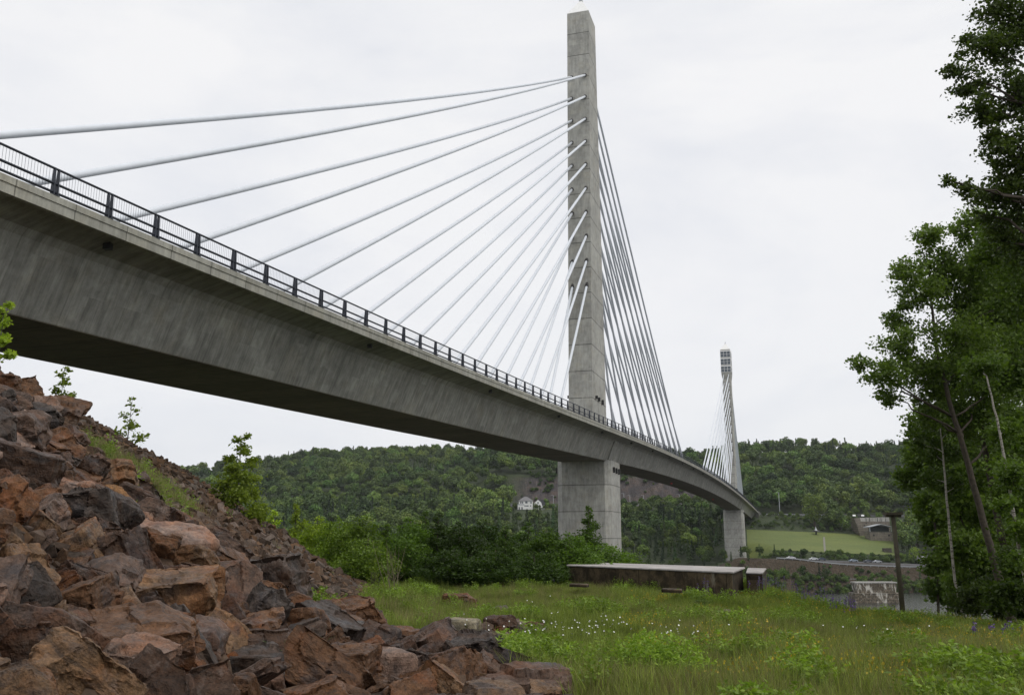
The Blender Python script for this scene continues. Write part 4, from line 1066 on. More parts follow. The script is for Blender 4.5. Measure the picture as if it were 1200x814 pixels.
# lupine: stem + leaves + spike
def lupine(x, y, h, seed, lab):
    z = h1(x,y); root = empty('lupine', (x,y,z)); tag(root, lab, 'flower', 'purple lupines in the meadow'); rs = np.random.RandomState(seed)
    b = MB(); spikes = []
    for i in range(2+rs.randint(3)):
        a = rs.rand()*6.28; r = .28*rs.rand(); hh = h*(.75+.35*rs.rand()); b.tube([(math.cos(a)*r*.6,math.sin(a)*r*.6,0),(math.cos(a)*r,math.sin(a)*r,hh)], .006, 4); spikes.append((math.cos(a)*r,math.sin(a)*r,hh))
    b.build('stem', M['weed'], root, fix=False)
    P = np.concatenate([np.stack([rs.normal(size=26)*.014+sx, rs.normal(size=26)*.014+sy, sz-.24*rs.rand(26)*h/.8],1) for sx,sy,sz in spikes])
    V,F = leaves(P, .032, aspect=.9, seed=seed); obj('flower_spike', np_mesh('flower_spike',V,F,M['lupine']), parent=root)
    P = rs.normal(size=(80,3))*np.array([.16,.16,.10])+np.array([0,0,.28*h]); V,F = leaves(P, .08, aspect=.3, seed=seed+1); obj('foliage', np_mesh('foliage',V,F,M['weed']), parent=root)
rl = random.Random(3)
LUP = [(736,681,'between the concrete platform and the low stone bench'),(748,684,'left of the concrete platform corner, in front of its wall'),(818,694,'beside the dark round bush in the meadow'),(826,696,'just right of the dark round bush in the meadow')]
for i,(px,py,wh) in enumerate([(782,688,'in front of the middle of the concrete platform wall'),(790,690,'a step right of the middle of the platform wall'),(813,692,'left of the right end of the platform wall'),(820,704,'by the dark round bush in the meadow'),(828,706,'just right of the dark round bush in the meadow')]):
    x,y,z = hit(px,py); lupine(x,y,1.0,200+i,'purple lupine clump '+wh)
for i in range(26):
    f = i/25; px = 884+f*118+rl.uniform(-3,3); Y = 42 - f*8 + rl.uniform(-1.2,1.2); x = ray(px,700)[0]*Y
    nm = ['at the left end of the row','toward the left of the row','in the middle of the row','toward the right of the row','at the right end of the row'][min(4,int(f*5))]
    lupine(x,Y,.95+.25*rl.random(),220+i,f'purple lupine {nm} along the meadow edge above the river')
for i in range(5):
    f = i/4; px = 1140+f*62; Y = 24+rl.uniform(-1.2,1.2); x = ray(px,735)[0]*Y; lupine(x,Y,.48,260+i,'short purple lupine in the shade below the grove at the right edge')
for i in range(5):
    f = i/4; px = 628+f*22; Y = 51+rl.uniform(-1,1); x = ray(px,670)[0]*Y; lupine(x,Y,.8,280+i,'purple lupine behind the left corner of the concrete platform')
# daisies
def daisies(px, py, n, spr, seed, lab):
    x,y,z = hit(px,py); root = empty('daisy_patch', (x,y,z)); tag(root, lab, 'flowers', 'white daisies in the meadow'); rs = np.random.RandomState(seed)
    P = rs.normal(size=(n,2))*np.array(spr); b = MB(); Q = []
    for a,c in P:
        zz = h1(x+a,y+c)-z; h = .50+.16*rs.rand(); b.tube([(a,c,zz),(a,c,zz+h)], .003, 3, False); Q.append((a,c,zz+h))
    b.build('stem', M['grass'], root, fix=False)
    mb = MB()
    for a,c,h in Q:
        tlt = Matrix.Translation((a,c,h)) @ Matrix.Rotation(rs.normal()*.5+.35,4,'X') @ Matrix.Rotation(rs.normal()*.4,4,'Y'); r = .017+.006*rs.rand()
        ring = [tlt @ Vector((math.cos(t)*r*(1 if q%2 else .72),math.sin(t)*r*(1 if q%2 else .72),.004)) for q,t in enumerate(np.linspace(0,2*math.pi,17)[:-1])]
        mb.add([tlt @ Vector((0,0,0))]+ring, [(0,q+1,(q+1)%16+1) for q in range(16)])
    mb.build('flower_head', M['daisy'], root, fix=False)
daisies(692,766,44,(.9,1.1),1,'largest patch of white daisies, in the middle of the near meadow')
daisies(655,772,22,(.8,1.0),2,'white daisies left of the largest daisy patch')
daisies(612,755,16,(1.1,1.4),3,'white daisies just right of the little rock heap in the meadow')
daisies(722,752,9,(.3,.4),4,'small tight cluster of white daisies right behind the largest patch')
daisies(808,768,12,(.35,.8),5,'white daisies left of the bottom middle weed mound')
daisies(1035,770,24,(.45,.45),6,'isolated white daisy patch on the right side of the meadow')
daisies(645,722,6,(1.,2.),7,'few scattered daisies behind the little rock heap')
# leafy clumps
def leafy(name, px, py, rad, h, nl, ls, mat, seed, lab, cat):
    x,y,z = hit(px,py); root = empty(name,(x,y,z)); tag(root, lab, cat); rs = np.random.RandomState(seed)
    b = MB()
    for i in range(14):
        a = rs.rand()*6.28; r = rad*.8*rs.rand(); b.tube([(math.cos(a)*r*.4,math.sin(a)*r*.4,-.02),(math.cos(a)*r,math.sin(a)*r,h*.85)], .008, 4)
    b.build('stem', M['bark'], root, fix=False)
    t = rs.rand(nl); a = rs.rand(nl)*6.28; r = rad*np.sqrt(rs.rand(nl))*np.sqrt(1-(t*.95)**2); q = 1+.25*np.sin(a*3+seed)
    P = np.stack([np.cos(a)*r*q,np.sin(a)*r*q,t*h*q+.03],1)+rs.normal(size=(nl,3))*.04
    V,F = leaves(P, ls, aspect=.35, seed=seed, up=.4); obj('foliage', np_mesh('foliage',V,F,mat), parent=root)
leafy('weed_mound', 768,800,.95,.62,5200,.075,M['weed'],91,'wide fresh green mound of leafy weeds at the bottom of the meadow','plant')
leafy('weed_mound', 700,728,1.0,.6,2600,.08,M['weed'],92,'upright green weed clump in the mid meadow behind the daisies','plant')
leafy('round_bush', 822,716,.42,.42,1500,.06,M['leaf_dark'],93,'small dark round bush beside purple lupines, in front of the concrete platform','bush')
leafy('round_bush', 1104,712,.9,.7,1800,.08,M['leaf_dark'],94,'dark bush at the meadow edge near the foot of the grove','bush')
leafy('ivy_bush', 871,682,.9,1.5,2600,.09,M['leaf_mid'],95,'green creeper bush growing at the right corner of the concrete platform','bush')
leafy('weed_mound', 620,790,.5,.55,1300,.06,M['weed'],96,'bright green weed tuft beside the long flat slab at the bottom edge','plant')
leafy('tall_weed', 438,702,.35,1.3,500,.10,M['leaf_lime'],97,'tall light green leafy weed at the end of the scree','plant')
leafy('tall_weed', 1130,790,.4,.35,260,.13,M['leaf_mid'],98,'broad-leaved dark weed low in the right meadow','plant')
def stalks(px,py,h,seed,lab):
    x,y,z = hit(px,py); rs = np.random.RandomState(seed); b = MB()
    for i in range(9):
        a = rs.normal(size=2)*.25; p = [(0+rs.normal()*.1,rs.normal()*.1,0)]; top = (a[0]*h*.6,a[1]*h*.6,h*(.6+.45*rs.rand())); b.tube([p[0],tuple(np.array(p[0])*.5+np.array(top)*.5+rs.normal(size=3)*.05),top],[.014,.01,.004],4)
        for q in range(4): f = .4+.14*q; s = np.array(top)*f; b.tube([tuple(s),tuple(s+np.array([rs.normal()*.18,rs.normal()*.18,.28]))],[.006,.003],3)
    o = b.build('dead_stalks', simple('dead_stalk',(.20,.17,.11),.9), fix=False, loc=(x,y,z)); tag(o, lab, 'plant')
stalks(462,706,2.4,5,'bare pale dead weed stalks before the dark thicket at the scree foot')
# fern at the bottom of the rock pile
def fern(px,py,s,seed,lab):
    x,y,z = hit(px,py); z += .25; root = empty('fern',(x,y,z)); tag(root,lab,'fern','ferns among the boulders'); rs = np.random.RandomState(seed)
    for i in range(7):
        a = i*.9+rs.rand()*.4; L = s*(.7+.4*rs.rand()); V=[];F=[]
        for j in range(18):
            f = j/18; r = L*f*.75; zz = L*(f*1.05-.45*f*f); c = np.array([math.cos(a)*r,math.sin(a)*r,zz]); d = np.array([math.cos(a),math.sin(a),.3]); sd_ = np.array([-math.sin(a),math.cos(a),-.12]); l = L*.26*(1-f)**.7*min(1,f*5+.3)
            for q in (1,-1):
                k = len(V); V += [c-d*L*.012, c+sd_*q*l*.5+d*L*.03, c+sd_*q*l+d*L*.04, c+sd_*q*l*.5-d*L*.012]; F.append((k,k+1,k+2,k+3))
        obj('frond', np_mesh('frond',np.array(V),np.array(F),M['fern']), parent=root)
fern(346,806,.75,1,'green fern growing between the boulders at the bottom edge')
fern(356,812,.45,2,'smaller green fern at the right side of the bottom edge fern')
# ================================================================== THINGS IN THE MEADOW
def corner(px,py,z):
    a,b = ray(px,py); Y = z/b; return (a*Y, Y)
def uv_prism(name, pts, z0, z1, mat, parent=None, lab=None, cat=None, topmat=None):
    n = len(pts); ct = Vector((sum(p[0] for p in pts)/n, sum(p[1] for p in pts)/n, z0)); vs=[];fs=[];uvs=[]
    for z in (z0,z1): vs += [(x-ct.x,y-ct.y,z-z0) for x,y in pts]
    u = 0
    for i in range(n):
        j=(i+1)%n; w_=math.dist(pts[i],pts[j]); fs.append((i,j,j+n,i+n)); uvs += [(u,0),(u+w_,0),(u+w_,z1-z0),(u,z1-z0)]; u+=w_
    fs.append(tuple(range(n,2*n))); uvs += [pts[i] for i in range(n)]
    me = bpy.data.meshes.new(name); me.from_pydata(vs,[],fs); uv = me.uv_layers.new(name='UVMap'); uv.data.foreach_set('uv', np.array(uvs,np.float32).ravel())
    me.materials.append(mat)
    bm = bmesh.new(); bm.from_mesh(me); bmesh.ops.bevel(bm, geom=[e for e in bm.edges], offset=.025, segments=1, affect='EDGES'); bm.to_mesh(me); bm.free()
    o = obj(name, me, parent=parent, loc=ct if parent is None else ct-parent.location)
    if lab: tag(o, lab, cat)
    return o
zt = -1.42
fl,fr,br,bl = corner(663.8,661.3,zt),corner(859.3,669.5,zt),corner(873,664.2,zt),corner(687.8,658.3,zt)
cx = sum(p[0] for p in (fl,fr,br,bl))/4; cy = sum(p[1] for p in (fl,fr,br,bl))/4
pf = empty('concrete_platform',(cx,cy,-2.6)); tag(pf, 'long low stained concrete platform with a wet pale top, lying across the meadow', 'platform')
bpy.context.view_layer.update()
def grow(pts, d):
    c = np.mean(pts,0); return [tuple(np.array(p)+(np.array(p)-c)/np.linalg.norm(np.array(p)-c)*d) for p in pts]
P4 = [fl,fr,br,bl]
uv_prism('foundation_wall', grow(P4,-.12), -3.6, zt-.075, M['old_conc'], pf)
uv_prism('top_slab', P4, zt-.072, zt, M['slab_top'], pf)
z2 = -1.55; P2 = [corner(874,670.2,z2),corner(893.5,670.6,z2),corner(898,665.4,z2),corner(876,664.8,z2)]
p2 = empty('concrete_block',(P2[0][0],P2[0][1],-2.7)); tag(p2,'smaller stained concrete block just beyond the right end of the long platform','platform'); bpy.context.view_layer.update()
uv_prism('foundation_wall', grow(P2,-.08), -4.0, z2-.065, M['old_conc'], p2); uv_prism('top_slab', P2, z2-.062, z2, M['slab_top'], p2)
def low_slab(px0,px1,py,z,dep,lab,h=.02):
    a = corner(px0,py,z); b_ = corner(px1,py+.8,z); d = (dep*.25,dep)
    uv_prism('concrete_remnant',[a,b_,(b_[0]+d[0],b_[1]+d[1]),(a[0]+d[0],a[1]+d[1])], z-h-.12, z, M['old_conc'],None,lab,'slab')
low_slab(775,798.6,689.5,-1.98,.7,'short concrete slab lying like a bench in the grass before the long platform')
low_slab(667,688,683.5,-2.08,.6,'small low concrete slab in the grass under the left end of the long platform')
low_slab(877,892,680.5,-2.0,1.0,'low concrete step in front of the smaller block at the right end')
# pale flat stones in the meadow
for px,py,wd,lab in ((851,724.5,24,'pale flat stone lying in the meadow right of the platform benches'),(860,754,10,'small pale stone almost hidden in the grass below the pale flat stone')):
    x,y,z = hit(px,py); s = wd/FPX*proj(x,y,z)[2]; o = put_rock(RK['slab'][0],x,y,z+.16,(s,s*.8,s*1.0),(0,.05,.3),(.40,.38,.34)); o.name='flat_stone'; tag(o,lab,'stone')
# old timber post with a cross plate
x,y,z = *ray(1058,712)[0:1], 0, 0
Yp = 36.5; x = ray(1058,712)[0]*Yp; zb = h1(x,Yp)-.3; ztop = at(1046,603,Yp).z
post = empty('timber_post',(x,Yp,zb)); tag(post,'weathered leaning timber post with a wide flat cap, at the right end of the meadow','post'); bpy.context.view_layer.update()
dx = at(1046.5,604,Yp).x-x; Hh = ztop-zb
b = MB(); b.tube([(0,0,0),(dx*.5,0,Hh*.5),(dx,0,Hh)],[.10,.092,.085],12); b.build('pole',M['wood'],post,smooth=True)
b = MB(); b.box(dx-.32,dx+.32,-.2,.2,Hh+.002,Hh+.10); b.box(dx-.31,dx+.31,-.06,.06,Hh-.09,Hh); b.build('cap_plate',M['wood'],post)
# ================================================================== FAR BANK
rs = np.random.RandomState(8)
def far_tree(name, seed, n, con=False, ls=1.15):
    r = np.random.RandomState(seed)
    if con:
        t = r.rand(n)**.8; a = r.rand(n)*6.28; lay = .72+.28*np.sin(t*38+seed+a); rad = (1-t)*2.4*lay*np.sqrt(r.rand(n)*.4+.6)
        P = np.stack([np.cos(a)*rad,np.sin(a)*rad,1.5+t*13],1); Nn = np.stack([np.cos(a),np.sin(a),np.full(n,.7)],1); V,F = leaves_n(P, Nn, ls*.75, seed=seed, jit=.5); m = M['leaf_con']
    else:
        k = 17; C = r.normal(size=(k,3)); C /= np.linalg.norm(C,axis=1)[:,None]; C[:,2] = np.abs(C[:,2])*1.15-.25; C = C*3.2*(.5+.5*r.rand(k))[:,None]+np.array([0,0,6.8])
        R_ = 1.1+.7*r.rand(k); j = r.choice(k,n,p=R_**2/np.sum(R_**2)); d = r.normal(size=(n,3)); d /= np.linalg.norm(d,axis=1)[:,None]; P = C[j]+d*R_[j][:,None]*(.8+.25*r.rand(n))[:,None]
        V,F = leaves_n(P, d, ls, seed=seed, jit=.45); m = M['leaf_far']
    return np_mesh(name, V, F, m)
FT = [far_tree('far_crown',301+i,900,False,.85) for i in range(6)] + [far_tree('far_conifer',310+i,500,True) for i in range(2)]
def no_tree(x,y):
    a = x/y
    bad = (a>.25)&(a<.42)&(y>490)&(y<563)                              # lawn
    bad |= (y>471)&(y<489)&(x>130)                                       # lower road
    bad |= (CLIFF(x,y)>.3)
    bad |= (a>-.03)&(a<.25)&(y>716)&(y<735)                            # highway
    bad |= (x>2)&(x<100)&(y>684)&(y<716)
    bad |= (a>-.002)&(a<.047)&(y>640)&(y<716)                              # around the white house
    bad |= (x>150)&(x<200)&(y>597)&(y<612)
    bad |= (a>.255)&(a<.345)&(y>560)&(y<600)
    bad |= (a>.355)&(a<.43)&(y>540)&(y<573)                            # fort
    bad |= ((x-124)**2+(y-500)**2 < 17**2)
    bad |= (x>210)&(x<238)&(y>474)&(y<500)
    # under the deck near its landing
    bad |= (np.abs(x-(122+(y-502)*.335))<11)&(y>505)&(y<600)
    return bad
n = 30000
a = -.62+1.25*rs.rand(n); y = 452+ (1500-452)*rs.rand(n)**1.35; x = a*y
ok = ~no_tree(x,y); ok &= (y>492) | (rs.rand(n)<.5)
x,y = x[ok],y[ok]
# thin by spacing
g_ = {}; keep = []
for i in range(len(x)):
    cell = 7.0 if y[i] < 900 else 7.8
    kx,ky = int(x[i]//cell), int(y[i]//cell)
    if (kx,ky,cell) in g_: continue
    g_[(kx,ky,cell)] = 1; keep.append(i)
x,y = x[keep],y[keep]; n = len(x)
con = (vnoise(x,y,70,51)+.35*vnoise(x,y,22,52)+.25*(y>850) > .16)&(rs.rand(n)<.62) | ((y>1150)&(rs.rand(n)<.25))
idx = np.where(con, 6+rs.randint(0,2,n), rs.randint(0,6,n))
s = (.72+.85*rs.rand(n)**1.3)*(1+.16*vnoise(x,y,50,53)); s = np.where(con,s*.74,s); s = np.where(y<492, s*.45, s); s = np.where(y<470, s*.8, s)
lowband = (y<560)&(x/y<.25); s = np.where(lowband, s*.85, s)
# keep the view of the white house and of the cliff open
front = (x/y>-.01)&(x/y<.05)&(y>590)&(y<690); s = np.where(front, s*.42, s)
front = (x/y>.05)&(x/y<.25)&(y>620)&(y<716); s = np.where(front, s*.62, s)
s = np.where((x>200)&(y>570)&(y<612)&(x/y>.35)&(x/y<.44), s*.5, s)
s = np.where((y>600)&(y<716)&(x/y<.0), s*1.05, s)
sc = np.stack([s*(.9+.25*rs.rand(n)),s*(.9+.25*rs.rand(n)),s*(.85+.3*rs.rand(n))],1)
scatter('hillside_forest', np.stack([x,y,H(x,y)-.4],1), np.stack([rs.normal(0,.04,n),rs.normal(0,.04,n),rs.rand(n)*6.28],1), sc, idx, FT, 'dense green mixed forest covering the hillsides across the river', 'forest')
print('forest', n)
# trees on the near shore in front of the far pylon (behind the platform)
# hedge / brush between lower road and lawn, on the cliff foot and on the embankments
def brush(name, pts, smin, smax, lab, seed):
    r = np.random.RandomState(seed); n = len(pts); P = np.array(pts); s = smin+(smax-smin)*r.rand(n)
    z = H(P[:,0],P[:,1])-s*3.2
    scatter(name, np.stack([P[:,0],P[:,1],z],1), np.stack([np.zeros(n),np.zeros(n),r.rand(n)*6.28],1), np.stack([s,s,s],1), r.randint(0,5,n), FT[:5], lab, 'bushes')
pts = [(rs.uniform(132,300), rs.uniform(487,496.5)) for _ in range(230)]
pts += [(rs.uniform(140,205), rs.uniform(562,598)) for _ in range(150)] + [(rs.uniform(205,300), rs.uniform(558,575)) for _ in range(40)]
pts += [(rs.uniform(110,310), rs.uniform(452,464)) for _ in range(560)] + [(rs.uniform(150,320), rs.uniform(464,474)) for _ in range(70)]
brush('bank_bushes', pts, .18, .46, 'low green bushes on the far river bank, along the lane and above the lawn', 61)
pts = [(rs.uniform(20,170), rs.uniform(716,724)) for _ in range(60)]+[(rs.uniform(34,100), rs.uniform(696,703)) for _ in range(16)]+[(rs.uniform(-6,26), rs.uniform(700,722)) for _ in range(30)]
pts += [(rs.uniform(8,70), rs.uniform(733,758)) for _ in range(50)]+[(rs.uniform(70,172), rs.uniform(742,760)) for _ in range(34)]+[(rs.uniform(8,172), rs.uniform(752,764)) for _ in range(120)]
brush('slope_bushes', pts, .2, .6, 'green bushes round the white house and along the foot of the rock cut', 62)
# the big round tree by the lawn, and a few single trees
def single_tree(px, pyt, pyb, wpx, Y, lab, seed, tint=(1,1,1), n=2600, cat='tree', name='deciduous_tree', mat='leaf_far'):
    x = ray(px,pyb)[0]*Y; zb = h1(x,Y)-.5; zt_ = at(px,pyt,Y).z; h = zt_-zb; w_ = wpx/FPX*Y; r = np.random.RandomState(seed)
    root = empty(name,(x,Y,zb)); tag(root,lab,cat)
    b = MB(); b.tube([(0,0,0),(0,0,h*.35),(.2,0,h*.7)],[w_*.04,w_*.03,w_*.01],8)
    for i in range(5): a=i*1.26; b.tube([(0,0,h*.3),(math.cos(a)*w_*.25,math.sin(a)*w_*.25,h*.62)],[w_*.02,w_*.006],5)
    t = b.build('trunk',M['bark'],root,fix=False)
    k = 22; C = r.normal(size=(k,3)); C /= np.linalg.norm(C,axis=1)[:,None]; C *= (.6+.4*r.rand(k))[:,None]; C = C*np.array([w_*.34,w_*.34,h*.33])+np.array([0,0,h*.55])
    j = r.randint(0,k,n); d = r.normal(size=(n,3)); d /= np.linalg.norm(d,axis=1)[:,None]; P = C[j]+d*(w_*.15)*(.75+.35*r.rand(n))[:,None]
    V,F = leaves_n(P, d, max(.45,w_*.045), seed=seed); c_ = obj('crown',np_mesh('crown',V,F,M[mat]),parent=root); c_.color=(*tint,1)
single_tree(955,575,619,35,572,'big round-crowned tree standing alone at the top edge of the far lawn',71,(1.9,1.65,1.2))
single_tree(985,602,622,38,570,'wide low rounded tree right of the big round tree above the far lawn',72,(.9,.95,.85),1800)
single_tree(1075,592,640,44,530,'bright light green tree right of the stone fort wall',73,(1.7,1.6,1.1),2600)
single_tree(1072,640,658,20,492,'small bright green tree left of the small grey-roofed cottage',74,(2.0,1.7,1.1),900)
single_tree(1114,652,690,30,460,'green tree on the far shore right of the cottage',75,(1.4,1.35,1.1),1500)
single_tree(917,664,690,16,461,'small dark tree on the red bank, left one below the lane',76,(.8,.9,.8),700)
single_tree(943,660,684,13,463,'narrow dark tree on the red bank below the two white cars',77,(.8,.9,.8),600)
single_tree(969,664,688,15,461,'small dark tree on the red bank, between the lane cars and the old river pier',78,(.85,.95,.8),700)
# ---- cars
def car(x,y,z,rz,col,lab,root=None):
    if root is None:
        root = empty('parked_car'); L=2.2
        b = MB(); prof = [(-2.2,.35),(-2.2,.85),(-1.9,.95),(-1.2,1.0),(-.75,1.42),(.75,1.45),(1.35,1.0),(2.0,.9),(2.2,.7),(2.2,.35)]
        b.prism(prof,-.86,.86); o = b.build('body',M['carpaint'],root)
        b = MB(); b.prism([(-1.12,1.02),(-.72,1.38),(.70,1.40),(1.2,1.02)],-.87,.87); b.build('windows',M['glass'],root)
        for sx in (-1.35,1.4):
            for sy in (-.8,.8):
                b = MB(); b.tube([(sx,sy-.1,.33),(sx,sy+.1,.33)],.33,12); b.build('wheel',M['tyre'],root)
        new = root
    else: new = copy_tree(root)
    new.location=(x,y,z); new.rotation_euler=(0,0,rz); color_tree(new,col); tag(new,lab,'car','cars parked along the far bank'); return new
CARS = [(927,479,0,(.75,.75,.77),'white car parked alone at the left end of the lane on the far bank'),
 (953.5,479,.05,(.72,.74,.76),'white car parked nose to tail with a dark one on the lane across the river'),
 (963,479.6,-.06,(.06,.07,.10),'dark car right behind the white car on the lane across the river'),
 (1000,479,.1,(.25,.30,.36),'blue-grey car on the lane, first one left of the timber post'),
 (1017,479,.0,(.09,.10,.12),'dark grey car on the lane, close left of the timber post'),
 (1028,479.5,.1,(.40,.42,.44),'silver car on the lane, between the dark grey car and the timber post'),]
c0=None
for px,Y,rz,colr,lab in CARS:
    x = ray(px,657)[0]*Y; q = car(x,Y,h1(x,Y)+.32,rz,colr,lab,c0); c0 = c0 or q
for px,lab in ((1001,'white vehicle at the left end on top of the stone fort wall'),(1011,'second white vehicle on top of the stone fort wall')):
    x = ray(px,604)[0]*566; q = car(x,566,at(px,605.5,566).z,1.2,(.8,.8,.8),lab,c0)
# lane guard rail and lower rail fence
def rail_line(name, x0,x1,Yf,h,step,lab,mat,cat='guard rail',wd=.32,dz=.3):
    root = empty(name,(x0,Yf(x0),h1(x0,Yf(x0)))); tag(root,lab,cat); bpy.context.view_layer.update(); o_ = Vector(root.location)
    b = MB(); xs_ = np.arange(x0,x1,step); pts=[Vector((x,Yf(x),h1(x,Yf(x))+h+dz))-o_ for x in xs_]
    for p,q in zip(pts,pts[1:]): b.add([p-Vector((0,0,wd)),q-Vector((0,0,wd)),q,p,p+Vector((0,.06,-wd)),q+Vector((0,.06,-wd)),q+Vector((0,.06,0)),p+Vector((0,.06,0))],[(0,1,2,3),(5,4,7,6),(3,2,6,7)])
    b.build('rail',mat,root,fix=False)
    pm = MB(); pm.box(-.09,.09,.07,.22,-h-.3,0); pme = pm.mesh('post'); pme.materials.append(mat)
    for p in pts[::max(1,int(4/step))][:60]:
        o = bpy.data.objects.new('post',pme); COL.objects.link(o); o.parent = root; o.location = p
rail_line('guard_rail',136,262,lambda x:475.6,.7,2,'long grey guard rail along the lane with the parked cars, across the river',M['galv'],wd=.36)
rail_line('guard_rail',120,262,lambda x:464.6,.5,2,'thin low rail line half way down the red bank across the river',M['galv'],wd=.22,dz=.2)
rail_line('guard_rail',166,205,lambda x:599.4,.7,2,'short guard rail on the upper road between the bridge landing and the round tree',M['galv'])
# light poles
def pole(px,pyb,pyt,Y,lab,mat,arm=True,r=.13,name='light_pole'):
    x = ray(px,pyb)[0]*Y; zb = min(at(px,pyb,Y).z, h1(x,Y)); zt_ = at(px,pyt,Y).z; root = empty(name,(x,Y,zb)); tag(root,lab,'pole',None)
    b = MB(); b.tube([(0,0,-.5),(0,0,zt_-zb)],[r*1.3,r],8); b.build('mast',mat,root)
    b = MB()
    if arm: b.tube([(0,0,zt_-zb-.05),(-1.2,0,zt_-zb+.2)],.07,6); b.box(-1.9,-1.15,-.16,.16,zt_-zb+.1,zt_-zb+.28); b.build('lamp_head',mat,root)
    else: b.box(-1.1,1.1,-.08,.08,zt_-zb-1.0,zt_-zb-.82); b.build('cross_arm',mat,root)
pole(914,602,577,603,'slim pale street light pole near the bridge landing on the far side',M['galv'],r=.2)
pole(982,602,583,600,'brown utility pole against the dark wood above the far lawn',M['wood'],False,.2,'utility_pole')
pole(731.5,597,578,722,'tall pale light pole on the highway, right beside the big pier',M['galv'],r=.2)
pole(738.5,596,580,724,'light pole on the highway, second from the big pier',M['galv'],r=.16)
pole(754.5,596,580,722,'light pole on the highway in the middle of the rock cut',M['galv'],r=.18)
pole(796.5,591,579,722,'light pole on the highway at the right part of the rock cut',M['galv'],r=.16)
pole(648.5,596,580,718,'light pole left of the big pier, beyond the white barn',M['galv'],r=.18)
# ---- white house with hip roof, and its barn
def XZ(px,py,Y): v=at(px,py,Y); return v.x,v.z
Yh=702; x0,zb=XZ(608,597.5,Yh); x1,zm=XZ(624.5,594.5,Yh); _,ze=XZ(616,586.4,Yh); _,zr=XZ(616,581.3,Yh)
hs = empty('white_house',((x0+x1)/2,Yh,zb)); tag(hs,'white two-storey house with a grey hip roof on the hillside under the rock cut','house'); bpy.context.view_layer.update()
w_=x1-x0; e=ze-zb; r_=zr-zb; hw=w_/2
b=MB(); b.box(-hw,hw,0,9,-2,e); b.box(-hw-.9,-hw+4.2,-1.6,-.01,-2,(ze-zb)*.52); b.build('wall',M['white'],hs)
b=MB(); o=.5; b.add([(-hw-o,-o,e+.01),(hw+o,-o,e+.01),(hw+o,9+o,e+.01),(-hw-o,9+o,e+.01),(-1,4.5,r_),(1,4.5,r_)],[(0,1,5,4),(1,2,5),(2,3,4,5),(3,0,4),(3,2,1,0)]); b.build('roof',M['roof'],hs)
for (xa,za,ww_,hh_) in ((-3.9,e*.70,.9,1.6),(-2.6,e*.70,.9,1.6),(.4,e*.72,1.6,1.6),(4.0,e*.70,.9,1.6),(-.6,e*.40,.9,.9),(.6,e*.40,.9,.9),(1.6,e*.40,.9,.9),(3.6,e*.40,.9,.9)):
    b=MB(); b.box(xa-ww_/2,xa+ww_/2,-.06,-.01,za,za+hh_); f=b.build('window',M['glass'],hs)
    b=MB(); b.box(xa-ww_/2-.1,xa+ww_/2+.1,-.09,-.065,za+hh_,za+hh_+.12); b.box(xa-.04,xa+.04,-.09,-.065,za,za+hh_); m_=b.build('frame',M['white'],f)
for xa in (-hw-.1,-hw+2.0):
    b=MB(); b.box(xa,xa+.9,-1.66,-1.61,.4,2.3); b.build('door',M['glass'],hs)
b=MB(); b.box(-hw-.9,-hw+4.2,-1.6,-1.5,e*.52,e*.52+.9); b.build('balcony_rail',M['galv'],hs)
xb,zb2=XZ(625.5,596,Yh); xe,_=XZ(638.6,595,Yh); _,zp=XZ(630,585.2,Yh); _,ze2=XZ(635,591,Yh)
bn = empty('white_barn',(xb,Yh+1,zb2)); tag(bn,'white barn with a rounded gable and dark roof, right next to the white house','barn'); bpy.context.view_layer.update()
W=xe-xb; hp=zp-zb2; he=ze2-zb2
M1=Matrix.Translation((0,0,0))
arch=[(0,-2),(6.6,-2),(6.6,he*.72),(5.7,hp*.72),(3.3,hp),(.9,hp*.72),(0,he*.6)]
b=MB(); b.prism(arch,0,1.2); b.box(6.6,W,1.0,8,-2,he); b.build('wall',M['white'],bn)
b=MB(); b.prism([(3.3,hp+.02),(3.4,hp+.25),(7.6,hp+.1),(W+.4,he+.05),(W+.2,he-.1),(6.6,he*.74)],.3,8.4); b.build('roof',simple('dark_roof',(.06,.06,.07),.7),bn)
for xa,za in ((2.9,hp*.55),(1.4,.8),(4.6,.8),(7.4,1.0),(8.7,1.0)):
    b=MB(); q=-.05 if xa<6 else .95; b.box(xa,xa+.8,q,q+.04,za,za+1.5); b.build('window',M['glass'],bn)
# ---- granite fort wall and shed
Yf=556; xl,zf=XZ(999,606,Yf); xr,zt2=XZ(1042,605.5,Yf); _,zb3=XZ(1010,624,Yf); xm,_=XZ(1008,622,Yf)
ft=empty('stone_fort_wall',(xl,Yf,zb3)); tag(ft,'old granite fort battery wall with a pale parapet band, above the far lawn','wall'); bpy.context.view_layer.update()
def uvwall(name,poly,y0,y1,mat,parent):
    b=MB(); b.prism(poly,y0,y1); me=b.mesh(name); uv=me.uv_layers.new(name='UVMap')
    for l in me.loops: c=me.vertices[l.vertex_index].co; uv.data[l.index].uv=(c.x+c.y,c.z)
    return obj(name,me,mat,parent)
W=xr-xl; hh=zf-zb3; m0=xm-xl
uvwall('main_wall',[(m0-.5,-3),(W,-3),(W,hh*.74),(m0,hh*.74)],0,14,M['granite'],ft)
uvwall('wing_wall',[(m0-.52,-3),(m0-.02,hh*.74),(m0-.02,hh*.97),(0,hh*.97),(m0*.35,hh*.55)],-2.0,3,M['granite'],ft)
uvwall('parapet',[(m0,hh*.745),(W,hh*.745),(W,hh*1.03),(m0,hh*.98)],.25,3,M['palegranite'],ft)
for q in (.22,.34,.6,.72,.86):
    b=MB(); xa=m0+(W-m0)*q; b.box(xa,xa+.35,.18,.24,hh*.75,hh*.97); b.build('joint_slot',M['collar'],ft)
